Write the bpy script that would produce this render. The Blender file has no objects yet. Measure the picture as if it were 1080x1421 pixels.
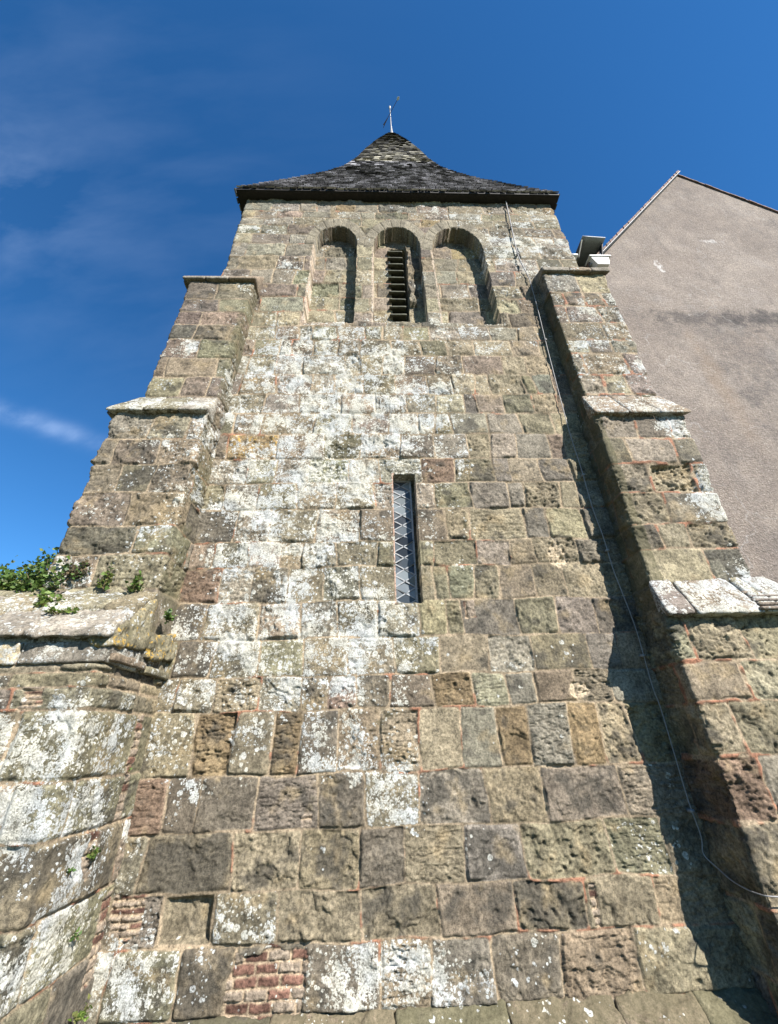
import bpy, math
import numpy as np
from mathutils import Matrix, Vector

# ------------------------------------------------------------------ camera
sc = bpy.context.scene
C = sc.collection
cam_d = bpy.data.cameras.new('camera')
cam = bpy.data.objects.new('camera', cam_d)
C.objects.link(cam)
cam_d.sensor_fit = 'HORIZONTAL'
cam_d.sensor_width = 36.0
cam_d.lens = 558.0 / 1080.0 * 36.0
cam_d.clip_start = 0.05
cam_d.clip_end = 3000
R_ = ((0.99936, -0.02489, -0.02576), (0.01002, -0.49616, 0.86817), (0.03439, 0.86787, 0.49559))
mw = Matrix((
    (R_[0][0], R_[1][0], -R_[2][0], 0.0),
    (R_[0][1], R_[1][1], -R_[2][1], -4.0),
    (R_[0][2], R_[1][2], -R_[2][2], 1.65),
    (0, 0, 0, 1)))
cam.matrix_world = mw
sc.camera = cam

# ------------------------------------------------------------------ light
SUN_EL = math.radians(38.0)
SUN_AZ = math.radians(39.5)      # to the right of the wall's normal
sd = Vector((math.sin(SUN_AZ) * math.cos(SUN_EL), -math.cos(SUN_AZ) * math.cos(SUN_EL), math.sin(SUN_EL)))
sun_d = bpy.data.lights.new('sun', 'SUN')
sun_d.energy = 5.0
sun_d.angle = math.radians(0.55)
sun_d.color = (1.0, 0.955, 0.895)
sun = bpy.data.objects.new('sun', sun_d)
C.objects.link(sun)
sun.rotation_euler = sd.to_track_quat('Z', 'Y').to_euler()
sun.location = (20, -20, 30)

world = bpy.data.worlds.new('World')
sc.world = world
world.use_nodes = True
wn = world.node_tree
wn.nodes.clear()
W = wn.nodes.new
out = W('ShaderNodeOutputWorld')
bg = W('ShaderNodeBackground')
bg.inputs['Strength'].default_value = 0.050
sky = W('ShaderNodeTexSky')
sky.sky_type = 'NISHITA'
sky.sun_disc = False
sky.sun_elevation = SUN_EL
sky.sun_rotation = math.atan2(sd.x, sd.y)
sky.air_density = 1.0
sky.dust_density = 0.05
sky.ozone_density = 1.6
hs = W('ShaderNodeHueSaturation')
hs.inputs['Saturation'].default_value = 1.12
hs.inputs['Value'].default_value = 1.0
tint = W('ShaderNodeMix'); tint.data_type = 'RGBA'; tint.blend_type = 'MULTIPLY'
tint.inputs[0].default_value = 1.0; tint.inputs[7].default_value = (0.76, 1.09, 1.40, 1)
wn.links.new(sky.outputs[0], tint.inputs[6])
wn.links.new(tint.outputs[2], hs.inputs['Color'])
# thin cirrus: direction vector -> rotated, stretched noise, kept to soft patches of the sky
tc = W('ShaderNodeTexCoord')
def wmath(op, a, b=None, c=None):
    n = W('ShaderNodeMath'); n.operation = op
    for i, v in enumerate((a, b, c)):
        if v is None: continue
        if isinstance(v, (int, float)): n.inputs[i].default_value = v
        else: wn.links.new(v, n.inputs[i])
    return n.outputs[0]
def wblob(d, k, perp=None, kp=0.0):
    # soft patch about a direction d, narrower across the axis perp
    n = W('ShaderNodeVectorMath'); n.operation = 'SUBTRACT'
    wn.links.new(tc.outputs['Generated'], n.inputs[0]); n.inputs[1].default_value = d
    l = W('ShaderNodeVectorMath'); l.operation = 'DOT_PRODUCT'
    wn.links.new(n.outputs[0], l.inputs[0]); wn.links.new(n.outputs[0], l.inputs[1])
    v = wmath('MULTIPLY', l.outputs['Value'], -k)
    if perp is not None:
        q = W('ShaderNodeVectorMath'); q.operation = 'DOT_PRODUCT'
        wn.links.new(n.outputs[0], q.inputs[0]); q.inputs[1].default_value = perp
        s = wmath('MULTIPLY', q.outputs['Value'], q.outputs['Value'])
        v = wmath('MULTIPLY_ADD', s, -kp, v)
    return wmath('POWER', 2.718, v)
mp = W('ShaderNodeMapping')
mp.inputs['Rotation'].default_value = (0.2, 0.5, 0.7)
mp.inputs['Scale'].default_value = (1.6, 11.0, 7.0)
wn.links.new(tc.outputs['Generated'], mp.inputs['Vector'])
nz = W('ShaderNodeTexNoise')
nz.inputs['Scale'].default_value = 1.3
nz.inputs['Detail'].default_value = 10
nz.inputs['Roughness'].default_value = 0.55
nz.inputs['Distortion'].default_value = 0.15
wn.links.new(mp.outputs[0], nz.inputs['Vector'])
cl = wmath('SUBTRACT', nz.outputs['Fac'], 0.40)
cl = wmath('MAXIMUM', cl, 0.0)
b1 = wmath('MULTIPLY', wblob((-0.655, 0.545, 0.523), 26.0, (-0.32, 0.42, -0.845), 3500.0), 0.6)
b2 = wmath('MULTIPLY', wblob((-0.59, 0.30, 0.75), 90.0), 0.22)
b3 = wmath('MULTIPLY', wblob((-0.40, 0.25, 0.88), 12.0), 0.05)
b4 = wmath('MULTIPLY', wblob((-0.48, 0.40, 0.78), 14.0), 0.04)
m = wmath('ADD', wmath('ADD', b1, b2), wmath('ADD', b3, b4))
cl = wmath('MINIMUM', wmath('MULTIPLY', wmath('MULTIPLY', cl, m), 1.5), 0.8)
mx = W('ShaderNodeMix'); mx.data_type = 'RGBA'
wn.links.new(cl, mx.inputs[0])
wn.links.new(hs.outputs[0], mx.inputs[6])
mx.inputs[7].default_value = (9.0, 11.0, 14.5, 1)
wn.links.new(mx.outputs[2], bg.inputs['Color'])
wn.links.new(bg.outputs[0], out.inputs[0])

sc.view_settings.view_transform = 'Standard'
sc.view_settings.look = 'None'
sc.view_settings.exposure = 1.36
sc.view_settings.gamma = 1.0
sc.render.engine = 'CYCLES'

rng = np.random.RandomState(7)

# ------------------------------------------------------------------ noise
_perm = np.random.RandomState(11).permutation(256).astype(np.int32)
_perm = np.concatenate([_perm, _perm])
_g = np.random.RandomState(12).normal(size=(256, 3))
_g = (_g / np.linalg.norm(_g, axis=1)[:, None]).astype(np.float32)

def perlin(x, y, z):
    x, y, z = np.broadcast_arrays(x, y, z)
    xf, yf, zf = np.floor(x), np.floor(y), np.floor(z)
    X, Y, Z = (xf.astype(np.int64) & 255), (yf.astype(np.int64) & 255), (zf.astype(np.int64) & 255)
    x, y, z = (x - xf).astype(np.float32), (y - yf).astype(np.float32), (z - zf).astype(np.float32)
    u, v, w = [t * t * t * (t * (t * 6 - 15) + 10) for t in (x, y, z)]
    r = 0
    for dx in (0, 1):
        A = _perm[(X + dx) & 255]
        wx = u if dx else 1 - u
        for dy in (0, 1):
            B = _perm[A + ((Y + dy) & 255)]
            wy = v if dy else 1 - v
            for dz in (0, 1):
                g = _g[_perm[B + ((Z + dz) & 255)]]
                r = r + wx * wy * (w if dz else 1 - w) * (g[..., 0] * (x - dx) + g[..., 1] * (y - dy) + g[..., 2] * (z - dz))
    return r * 1.6

def fbm(p, f, octv=4, rough=0.5, st=(1, 1, 1), off=0.0):
    a, s, n = 1.0, 0.0, 0.0
    for i in range(octv):
        s = s + a * perlin(p[..., 0] * f * st[0] + off, p[..., 1] * f * st[1] + off * 1.7, p[..., 2] * f * st[2] + off * 0.3 + i * 7.1)
        n += a; a *= rough; f *= 2.03
    return s / n

def sstep(a, b, x):
    t = np.clip((x - a) / (b - a), 0, 1)
    return t * t * (3 - 2 * t)

def cellnoise(p, f, jit=0.9):
    """distance to the nearest of jittered points and that point's random number"""
    q = p * f
    b = np.floor(q).astype(np.int64)
    best = np.full(q.shape[:-1], 9.0, np.float32); rid = np.zeros(q.shape[:-1], np.float32)
    for dx in (-1, 0, 1):
        for dy in (-1, 0, 1):
            for dz in (-1, 0, 1):
                c = b + np.array([dx, dy, dz])
                h = _perm[_perm[_perm[c[..., 0] & 255] + (c[..., 1] & 255)] + (c[..., 2] & 255)]
                o = (_g[h] * 0.5 * jit + 0.5)
                d = np.sqrt((((c + o) - q) ** 2).sum(-1))
                k = d < best
                best = np.where(k, d, best); rid = np.where(k, h / 256.0, rid)
    return best, rid

# ------------------------------------------------------------------ materials
def new_mat(name):
    m = bpy.data.materials.new(name); m.use_nodes = True
    nt = m.node_tree; nt.nodes.clear()
    o = nt.nodes.new('ShaderNodeOutputMaterial')
    b = nt.nodes.new('ShaderNodeBsdfPrincipled')
    nt.links.new(b.outputs[0], o.inputs[0])
    return m, nt, b

class NT:
    def __init__(s, nt): s.nt = nt
    def n(s, t, **k):
        x = s.nt.nodes.new(t)
        for a, v in k.items(): setattr(x, a, v)
        return x
    def put(s, v, sock):
        if isinstance(v, (int, float, tuple)): sock.default_value = v
        else: s.nt.links.new(v, sock)
    def math(s, op, a, b=None, c=None, clamp=False):
        x = s.n('ShaderNodeMath', operation=op, use_clamp=clamp)
        for i, v in enumerate((a, b, c)):
            if v is not None: s.put(v, x.inputs[i])
        return x.outputs[0]
    def noise(s, vec, scale, detail=4, rough=0.55, dist=0.0):
        x = s.n('ShaderNodeTexNoise')
        s.nt.links.new(vec, x.inputs['Vector'])
        x.inputs['Scale'].default_value = scale; x.inputs['Detail'].default_value = detail
        x.inputs['Roughness'].default_value = rough; x.inputs['Distortion'].default_value = dist
        return x.outputs['Fac']
    def voro(s, vec, scale, feature='F1', rand=1.0):
        x = s.n('ShaderNodeTexVoronoi', feature=feature)
        s.nt.links.new(vec, x.inputs['Vector'])
        x.inputs['Scale'].default_value = scale; x.inputs['Randomness'].default_value = rand
        return x
    def ramp(s, v, a, b, lo=0.0, hi=1.0):
        x = s.n('ShaderNodeMapRange', interpolation_type='SMOOTHSTEP')
        s.put(v, x.inputs[0]); x.inputs[1].default_value = a; x.inputs[2].default_value = b
        x.inputs[3].default_value = lo; x.inputs[4].default_value = hi
        return x.outputs[0]
    def mix(s, f, a, b, mode='MIX'):
        x = s.n('ShaderNodeMix', data_type='RGBA', blend_type=mode)
        s.put(f, x.inputs[0]); s.put(a, x.inputs[6]); s.put(b, x.inputs[7])
        return x.outputs[2]
    def bump(s, h, strength, dist, normal=None):
        x = s.n('ShaderNodeBump')
        s.nt.links.new(h, x.inputs['Height']); x.inputs['Strength'].default_value = strength
        x.inputs['Distance'].default_value = dist
        if normal is not None: s.nt.links.new(normal, x.inputs['Normal'])
        return x.outputs[0]

def stone_material():
    """one weathered sandstone for all masonry. Attributes carry what each stone is made of:
    Col rgb = stone or mortar colour; Aux r = crust lichen, g = mortar, b = moss, a = yellow lichen"""
    m, nt, b = new_mat('weathered_sandstone'); N = NT(nt)
    pos = N.n('ShaderNodeNewGeometry').outputs['Position']
    col = N.n('ShaderNodeAttribute', attribute_name='Col').outputs['Color']
    ax = N.n('ShaderNodeAttribute', attribute_name='Aux')
    sep = N.n('ShaderNodeSeparateColor'); nt.links.new(ax.outputs['Color'], sep.inputs[0])
    lich, mort, moss, yel = sep.outputs[0], sep.outputs[1], sep.outputs[2], ax.outputs['Alpha']
    n1 = N.noise(pos, 9, 6, 0.62)
    n2 = N.noise(pos, 46, 6, 0.68)
    n3 = N.noise(pos, 170, 3, 0.7)
    g = N.math('MULTIPLY_ADD', n1, 0.9, 0.55)
    c = N.mix(1.0, col, N.n('ShaderNodeCombineColor').outputs[0], 'MULTIPLY')
    comb = nt.nodes[-2] if False else None
    # brightness mottling
    v = N.math('ADD', N.ramp(n2, 0.3, 0.7, -0.45, 0.45), N.ramp(n3, 0.32, 0.68, -0.28, 0.28))
    v = N.math('ADD', N.math('ADD', v, 0.55), N.math('MULTIPLY', n1, 0.9))
    hsv = N.n('ShaderNodeHueSaturation'); nt.links.new(col, hsv.inputs['Color']); nt.links.new(v, hsv.inputs['Value'])
    c = hsv.outputs[0]
    # moss / algae; its dark tone also paints shade on the right buttress flank
    gm = N.noise(pos, 14, 5, 0.7)
    fm = N.ramp(N.math('ADD', moss, N.math('MULTIPLY_ADD', gm, 1.2, -0.6)), 0.42, 0.72)
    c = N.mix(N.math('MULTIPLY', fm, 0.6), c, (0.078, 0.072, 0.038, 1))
    # yellow lichen
    yn = N.noise(pos, 22, 6, 0.75)
    fy = N.ramp(N.math('ADD', yel, N.math('MULTIPLY_ADD', yn, 1.6, -0.8)), 0.5, 0.6)
    c = N.mix(N.math('MULTIPLY', fy, 0.8), c, (0.40, 0.25, 0.05, 1))
    # crustose lichen: ragged sheets plus round thalli
    d1 = N.noise(pos, 30, 8, 0.72, 0.3)
    d2 = N.noise(pos, 90, 4, 0.7)
    edge = N.math('ADD', N.math('MULTIPLY_ADD', d1, 1.3, -0.65), N.math('MULTIPLY_ADD', d2, 0.55, -0.275))
    sheet = N.ramp(N.math('ADD', lich, edge), 0.50, 0.60)
    wv = N.n('ShaderNodeVectorMath', operation='MULTIPLY_ADD')
    nt.links.new(N.n('ShaderNodeTexNoise').outputs['Color'], wv.inputs[0])
    nt.nodes[-1].inputs['Scale'].default_value = 40
    nt.links.new(pos, nt.nodes[-1].inputs['Vector'])
    wv.inputs[1].default_value = (0.016, 0.016, 0.016); nt.links.new(pos, wv.inputs[2])
    def dots(scale, rad, keep):
        vo = N.voro(wv.outputs[0], scale)
        rc = N.n('ShaderNodeSeparateColor'); nt.links.new(vo.outputs['Color'], rc.inputs[0])
        r = N.math('MULTIPLY', rc.outputs[0], rad)
        inside = N.math('GREATER_THAN', N.math('SUBTRACT', N.math('ADD', r, 0.06), vo.outputs['Distance']), 0.0)
        on = N.math('LESS_THAN', rc.outputs[1], N.math('MULTIPLY', N.ramp(lich, 0.05, 0.62), keep))
        return N.math('MULTIPLY', inside, on)
    ds = N.math('MAXIMUM', dots(17, 0.42, 0.75), dots(42, 0.5, 0.8))
    ds = N.math('MULTIPLY', ds, N.ramp(d2, 0.34, 0.46))
    holes = N.math('MULTIPLY', N.ramp(N.noise(pos, 60, 5, 0.75), 0.34, 0.46, 0.3, 1.0), N.ramp(N.noise(pos, 7, 6, 0.7), 0.34, 0.44, 0.15, 1.0))
    fl = N.math('MULTIPLY', N.math('MAXIMUM', sheet, ds), holes)
    lc = N.mix(N.ramp(N.noise(pos, 2.2, 3, 0.6), 0.40, 0.62), (0.45, 0.435, 0.37, 1), (0.415, 0.425, 0.41, 1))
    lv = N.n('ShaderNodeHueSaturation'); nt.links.new(lc, lv.inputs['Color'])
    nt.links.new(N.math('ADD', N.ramp(d2, 0.3, 0.7, 0.50, 1.20), N.ramp(n1, 0.35, 0.65, -0.18, 0.12)), lv.inputs['Value'])
    c = N.mix(N.math('MULTIPLY', fl, 0.93), c, lv.outputs[0])
    nt.links.new(c, b.inputs['Base Color'])
    b.inputs['Roughness'].default_value = 0.92
    b.inputs['Specular IOR Level'].default_value = 0.22
    pit = N.voro(pos, 75)
    h = N.math('ADD', N.math('MULTIPLY', n2, 0.85), N.math('MULTIPLY', n3, 0.35))
    h = N.math('ADD', h, N.math('MULTIPLY', N.ramp(pit.outputs['Distance'], 0.0, 0.35), 0.22))
    h = N.math('ADD', h, N.math('MULTIPLY', fl, 0.16))
    nt.links.new(N.bump(h, 0.65, 0.013), b.inputs['Normal'])
    for nd in [x for x in nt.nodes if x.bl_idname == 'ShaderNodeCombineColor']: nt.nodes.remove(nd)
    return m

def simple_mat(name, colr, rough=0.8, nscale=20, amt=0.3, bump=0.0, metallic=0.0, col2=None, stretch=None, spec=0.3):
    m, nt, b = new_mat(name); N = NT(nt)
    pos = N.n('ShaderNodeNewGeometry').outputs['Position']
    if stretch:
        mpn = N.n('ShaderNodeMapping'); mpn.inputs['Scale'].default_value = stretch
        nt.links.new(pos, mpn.inputs['Vector']); pos = mpn.outputs[0]
    n = N.noise(pos, nscale, 5, 0.65)
    c2 = col2 or tuple(x * (1 - amt) for x in colr)
    c = N.mix(N.ramp(n, 0.35, 0.65), (*c2, 1), (*colr, 1))
    nt.links.new(c, b.inputs['Base Color'])
    b.inputs['Roughness'].default_value = rough; b.inputs['Metallic'].default_value = metallic
    b.inputs['Specular IOR Level'].default_value = spec
    if bump: nt.links.new(N.bump(n, 0.8, bump), b.inputs['Normal'])
    return m

def attr_mat(name, rough=0.85, nscale=40, spec=0.25, bump=0.004, trans=0.0):
    m, nt, b = new_mat(name); N = NT(nt)
    pos = N.n('ShaderNodeNewGeometry').outputs['Position']
    col = N.n('ShaderNodeAttribute', attribute_name='Col').outputs['Color']
    n = N.noise(pos, nscale, 5, 0.65)
    hsv = N.n('ShaderNodeHueSaturation'); nt.links.new(col, hsv.inputs['Color'])
    nt.links.new(N.ramp(n, 0.3, 0.7, 0.65, 1.35), hsv.inputs['Value'])
    nt.links.new(hsv.outputs[0], b.inputs['Base Color'])
    b.inputs['Roughness'].default_value = rough; b.inputs['Specular IOR Level'].default_value = spec
    if bump: nt.links.new(N.bump(n, 0.7, bump), b.inputs['Normal'])
    if trans:
        tr = N.n('ShaderNodeBsdfTranslucent'); nt.links.new(hsv.outputs[0], tr.inputs['Color'])
        ms = N.n('ShaderNodeMixShader'); ms.inputs[0].default_value = trans
        nt.links.new(b.outputs[0], ms.inputs[1]); nt.links.new(tr.outputs[0], ms.inputs[2])
        o = [x for x in nt.nodes if x.bl_idname == 'ShaderNodeOutputMaterial'][0]
        nt.links.new(ms.outputs[0], o.inputs[0])
    return m

M_STONE = stone_material()
M_SHINGLE = attr_mat('old_wooden_shingle', 0.8, 9, 0.3, 0.01)
M_LEAF = attr_mat('leaf', 0.55, 60, 0.4, 0.0, 0.35)
M_TIMBER = simple_mat('tarred_timber', (0.022, 0.019, 0.017), 0.7, 14, 0.4, 0.004)
M_LEAD = simple_mat('weathered_lead', (0.30, 0.315, 0.33), 0.55, 60, 0.3, 0.0, 0.0)
M_CABLE = simple_mat('grey_cable', (0.26, 0.25, 0.245), 0.5, 40, 0.2)
M_WHITE = simple_mat('white_paint', (0.62, 0.62, 0.60), 0.45, 8, 0.12)
M_TWIG = simple_mat('plant_stem', (0.12, 0.09, 0.045), 0.8, 60, 0.4)
M_SLATE = simple_mat('mossy_slate', (0.085, 0.085, 0.055), 0.75, 16, 0.55, 0.006, col2=(0.04, 0.04, 0.03))
M_TILE = simple_mat('clay_roof_tile', (0.20, 0.12, 0.09), 0.85, 9, 0.45, 0.01, col2=(0.07, 0.055, 0.05))
M_VANE = simple_mat('weathered_iron', (0.34, 0.33, 0.31), 0.5, 20, 0.35, 0.0, 0.3)
M_VANE2 = simple_mat('rusty_iron', (0.20, 0.10, 0.06), 0.7, 20, 0.4, 0.0, 0.2)

# ------------------------------------------------------------------ mesh helpers
def mesh_obj(name, V, F, mat, parent=None, col=None, aux=None, smooth=True):
    """V (n,3) float, F (m,4) int quads (a repeated last index makes a triangle is not used)"""
    V = np.asarray(V, np.float32); F = np.asarray(F, np.int32)
    me = bpy.data.meshes.new(name)
    me.vertices.add(len(V)); me.vertices.foreach_set('co', V.ravel())
    me.loops.add(F.size); me.loops.foreach_set('vertex_index', F.ravel())
    k = F.shape[1]
    me.polygons.add(len(F))
    me.polygons.foreach_set('loop_start', np.arange(0, F.size, k, dtype=np.int32))
    me.polygons.foreach_set('loop_total', np.full(len(F), k, np.int32))
    me.polygons.foreach_set('use_smooth', np.full(len(F), smooth))
    me.update(calc_edges=True)
    for nm, d in (('Col', col), ('Aux', aux)):
        if d is not None:
            d = np.asarray(d, np.float32)
            if d.shape[1] == 3: d = np.concatenate([d, np.ones((len(d), 1), np.float32)], 1)
            at = me.color_attributes.new(nm, 'FLOAT_COLOR', 'POINT')
            at.data.foreach_set('color', d.ravel())
    me.materials.append(mat)
    me.validate()
    o = bpy.data.objects.new(name, me); C.objects.link(o)
    if parent: o.parent = parent
    return o

def empty(name, label, cat, loc=(0, 0, 0), group=None):
    """things stay in world coordinates: the Empty's inverse is not needed because parts are placed relative to it"""
    o = bpy.data.objects.new(name, None); C.objects.link(o)
    o.location = loc; o.empty_display_size = 0.3
    o['label'] = label; o['category'] = cat
    if group: o['group'] = group
    return o

class Acc:
    def __init__(s): s.V, s.F, s.c, s.a, s.n = [], [], [], [], 0
    def add(s, V, F, c=None, a=None):
        V = np.asarray(V, float)
        s.V.append(V); s.F.append(np.asarray(F) + s.n); s.n += len(V)
        if c is not None: s.c.append(np.broadcast_to(c, (len(V), 3)))
        if a is not None: s.a.append(np.broadcast_to(a, (len(V), 4)))
    def build(s, name, mat, parent=None, smooth=True, origin=(0, 0, 0)):
        return mesh_obj(name, np.concatenate(s.V) - np.array(origin), np.concatenate(s.F), mat, parent,
                        np.concatenate(s.c) if s.c else None, np.concatenate(s.a) if s.a else None, smooth)

_cg = {}
def cube_grid(nx, ny, nz):
    k = (nx, ny, nz)
    if k in _cg: return _cg[k]
    idx = {}; P = []; F = []
    def vid(i, j, l):
        t = (i, j, l)
        if t not in idx: idx[t] = len(P); P.append((2 * i / nx - 1, 2 * j / ny - 1, 2 * l / nz - 1))
        return idx[t]
    for l, fl in ((0, 1), (nz, 0)):
        for i in range(nx):
            for j in range(ny):
                q = [vid(i, j, l), vid(i + 1, j, l), vid(i + 1, j + 1, l), vid(i, j + 1, l)]
                F.append(q[::-1] if fl else q)
    for j, fl in ((0, 0), (ny, 1)):
        for i in range(nx):
            for l in range(nz):
                q = [vid(i, j, l), vid(i + 1, j, l), vid(i + 1, j, l + 1), vid(i, j, l + 1)]
                F.append(q[::-1] if fl else q)
    for i, fl in ((0, 1), (nx, 0)):
        for j in range(ny):
            for l in range(nz):
                q = [vid(i, j, l), vid(i, j + 1, l), vid(i, j + 1, l + 1), vid(i, j, l + 1)]
                F.append(q[::-1] if fl else q)
    _cg[k] = (np.array(P, float), np.array(F)); return _cg[k]

def hexa(corners, res=0.05, rnd=0.015, amp=0.006, seed=0.0, cap=60):
    """rounded, roughened six-sided stone. corners: 8 points, order x-,x+ fastest, then y, then z"""
    c = np.array(corners, float).reshape(2, 2, 2, 3)          # [z][y][x]
    lx = np.linalg.norm(c[0, 0, 1] - c[0, 0, 0]); ly = np.linalg.norm(c[0, 1, 0] - c[0, 0, 0]); lz = np.linalg.norm(c[1, 0, 0] - c[0, 0, 0])
    n = [int(np.clip(round(l / res), 2, cap)) for l in (lx, ly, lz)]
    P, F = cube_grid(*n)
    P = P.copy()
    L = np.array([lx, ly, max(lz, 1e-3)]) / 2
    Q = P * L
    r = min(rnd, 0.9 * L.min())
    inner = np.clip(Q, -(L - r), (L - r))
    d = Q - inner; ln = np.linalg.norm(d, axis=1)[:, None]
    Q = inner + np.where(ln > 1e-9, d / np.maximum(ln, 1e-9) * np.minimum(ln, r), 0)
    nrm = np.where(ln > 1e-9, d / np.maximum(ln, 1e-9), 0)
    P = Q / L
    t = (P + 1) / 2
    x, y, z = t[:, 0:1], t[:, 1:2], t[:, 2:3]
    W = 0
    for k in (0, 1):
        for j in (0, 1):
            for i in (0, 1):
                W = W + (x if i else 1 - x) * (y if j else 1 - y) * (z if k else 1 - z) * c[k, j, i]
    if amp:
        h = fbm(W, 9, 4, 0.55, off=seed) * amp * 1.6
        ctr = c.reshape(8, 3).mean(0)
        ax = [(c[0, 0, 1] - c[0, 0, 0]), (c[0, 1, 0] - c[0, 0, 0]), (c[1, 0, 0] - c[0, 0, 0])]
        D = sum(nrm[:, i:i + 1] * ax[i] / max(np.linalg.norm(ax[i]), 1e-6) for i in range(3))
        W = W + D * h[:, None]
    return W, F

def box_corners(x0, x1, y0, y1, z0, z1):
    return [(x0, y0, z0), (x1, y0, z0), (x0, y1, z0), (x1, y1, z0), (x0, y0, z1), (x1, y0, z1), (x0, y1, z1), (x1, y1, z1)]

def box(acc, x0, x1, y0, y1, z0, z1, c=None):
    P = np.array(box_corners(x0, x1, y0, y1, z0, z1))
    F = np.array([[0, 2, 3, 1], [4, 5, 7, 6], [0, 1, 5, 4], [2, 6, 7, 3], [0, 4, 6, 2], [1, 3, 7, 5]])
    acc.add(P, F, c)

def tube_mesh(pts, rad, k=8):
    pts = np.array(pts, float); n = len(pts)
    rad = np.broadcast_to(rad, (n,))
    T = np.gradient(pts, axis=0); T /= np.linalg.norm(T, axis=1)[:, None]
    up = np.array([0, 0, 1.0]) if abs(T[0, 2]) < 0.9 else np.array([0, 1.0, 0])
    V = []
    for i in range(n):
        a = np.cross(T[i], up); a /= np.linalg.norm(a); b = np.cross(T[i], a); up = -b if False else up
        for j in range(k):
            th = 2 * math.pi * j / k
            V.append(pts[i] + rad[i] * (math.cos(th) * a + math.sin(th) * b))
    F = [[i * k + j, i * k + (j + 1) % k, (i + 1) * k + (j + 1) % k, (i + 1) * k + j] for i in range(n - 1) for j in range(k)]
    V.append(pts[0]); V.append(pts[-1])
    for j in range(0, k, 2):
        F.append([n * k, j, (j + 1) % k, (j + 2) % k][::1])
        F.append([n * k + 1, (n - 1) * k + (j + 2) % k, (n - 1) * k + (j + 1) % k, (n - 1) * k + j])
    return np.array(V), np.array(F)

# ------------------------------------------------------------------ stone colours (albedo)
PAL = {
    'brown': (0.212, 0.165, 0.117), 'olive': (0.190, 0.168, 0.110), 'dark': (0.105, 0.092, 0.072), 'ochre': (0.270, 0.180, 0.080),
    'pink': (0.225, 0.182, 0.142), 'buff': (0.345, 0.285, 0.185), 'rust': (0.155, 0.090, 0.060), 'grey': (0.245, 0.215, 0.172),
    'purple': (0.165, 0.137, 0.115), 'moss_ochre': (0.165, 0.108, 0.045), 'khaki': (0.228, 0.190, 0.122)}
ORANGE = np.array((0.40, 0.175, 0.105)); MORTAR = np.array((0.36, 0.275, 0.185)); MORTD = np.array((0.13, 0.10, 0.068))

def pick(rs, weights):
    ks = list(weights); w = np.array([weights[k] for k in ks], float); w /= w.sum()
    c = (0.62 * np.array(PAL[ks[rs.choice(len(ks), p=w)]]) + 0.38 * np.array((0.210, 0.172, 0.120))) * rs.uniform(0.82, 1.2)
    return np.clip(c * (1 + rs.normal(0, 0.03, 3)), 0.02, 0.6)

def rand_courses(rs, ztop, zbot, u0, u1, hgt, wid, zlines=None):
    if zlines is None:
        zlines = [ztop]
        while zlines[-1] > zbot:
            z = zlines[-1]
            zlines.append(z - (hgt(z) if callable(hgt) else hgt) * rs.uniform(0.8, 1.2))
        zlines[-1] = min(zlines[-1], zbot)
    out = []
    for a, b in zip(zlines[:-1], zlines[1:]):
        j = []; u = u0 + rs.uniform(0.1, 1.0) * wid
        while u < u1 - 0.3 * wid:
            j.append(u); u += wid * rs.uniform(0.6, 1.45) * (1.15 if (a - b) > 0.3 else 1)
        out.append((a, b, j))
    return out

def layout(uu, zz, courses, rs, defaults, specials=()):
    """which stone each (u,z) lies in, distance to its edge, per-stone properties"""
    shp = uu.shape
    e = np.full(shp, -0.02, np.float32); sid = np.zeros(shp, np.int32); horiz = np.zeros(shp, bool)
    props = []
    zt = np.array([c[0] for c in courses]); zb = np.array([c[1] for c in courses])
    for r, (a, b, J) in enumerate(courses):
        inrow = (zz <= a) & (zz > b) if r else (zz > b)
        if r == len(courses) - 1: inrow = (zz <= a)
        if not inrow.any(): continue
        J = np.array([-1e3] + sorted(J) + [1e3])
        slant = np.concatenate([[0], rs.normal(0, 0.07, len(J) - 2), [0]])
        U = uu[inrow]; Z = zz[inrow]
        zc = (a + b) / 2
        k = np.searchsorted(J, U) - 1
        k = np.clip(k, 0, len(J) - 2)
        dl = U - (J[k] + slant[k] * (Z - zc)); dr = (J[k + 1] + slant[k + 1] * (Z - zc)) - U
        dx = np.minimum(dl, dr); dz = np.minimum(a - Z, Z - b)
        if r == 0: dz = Z - b
        if r == len(courses) - 1: dz = np.minimum(a - Z, 9)
        base = len(props)
        for q in range(len(J) - 1):
            uc = (max(J[q], -50) + min(J[q + 1], 50)) / 2
            props.append(defaults(rs, uc, zc, min(J[q + 1] - J[q], 9), a - b))
            props[-1]['box'] = (J[q], J[q + 1], b, a)
        rc = np.array([p['rc'] for p in props[base:]])[k]
        ins = (dx < rc) & (dz < rc)
        ee = np.where(ins, rc - np.hypot(rc - dx, rc - dz), np.minimum(dx, dz))
        e[inrow] = ee; sid[inrow] = base + k; horiz[inrow] = dz < dx
    for (x, z, d) in specials:
        for p in props:
            bx = p['box']
            if bx[0] < x <= bx[1] and bx[2] < z <= bx[3]: p.update(d); break
    return e, sid, props, horiz

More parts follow.
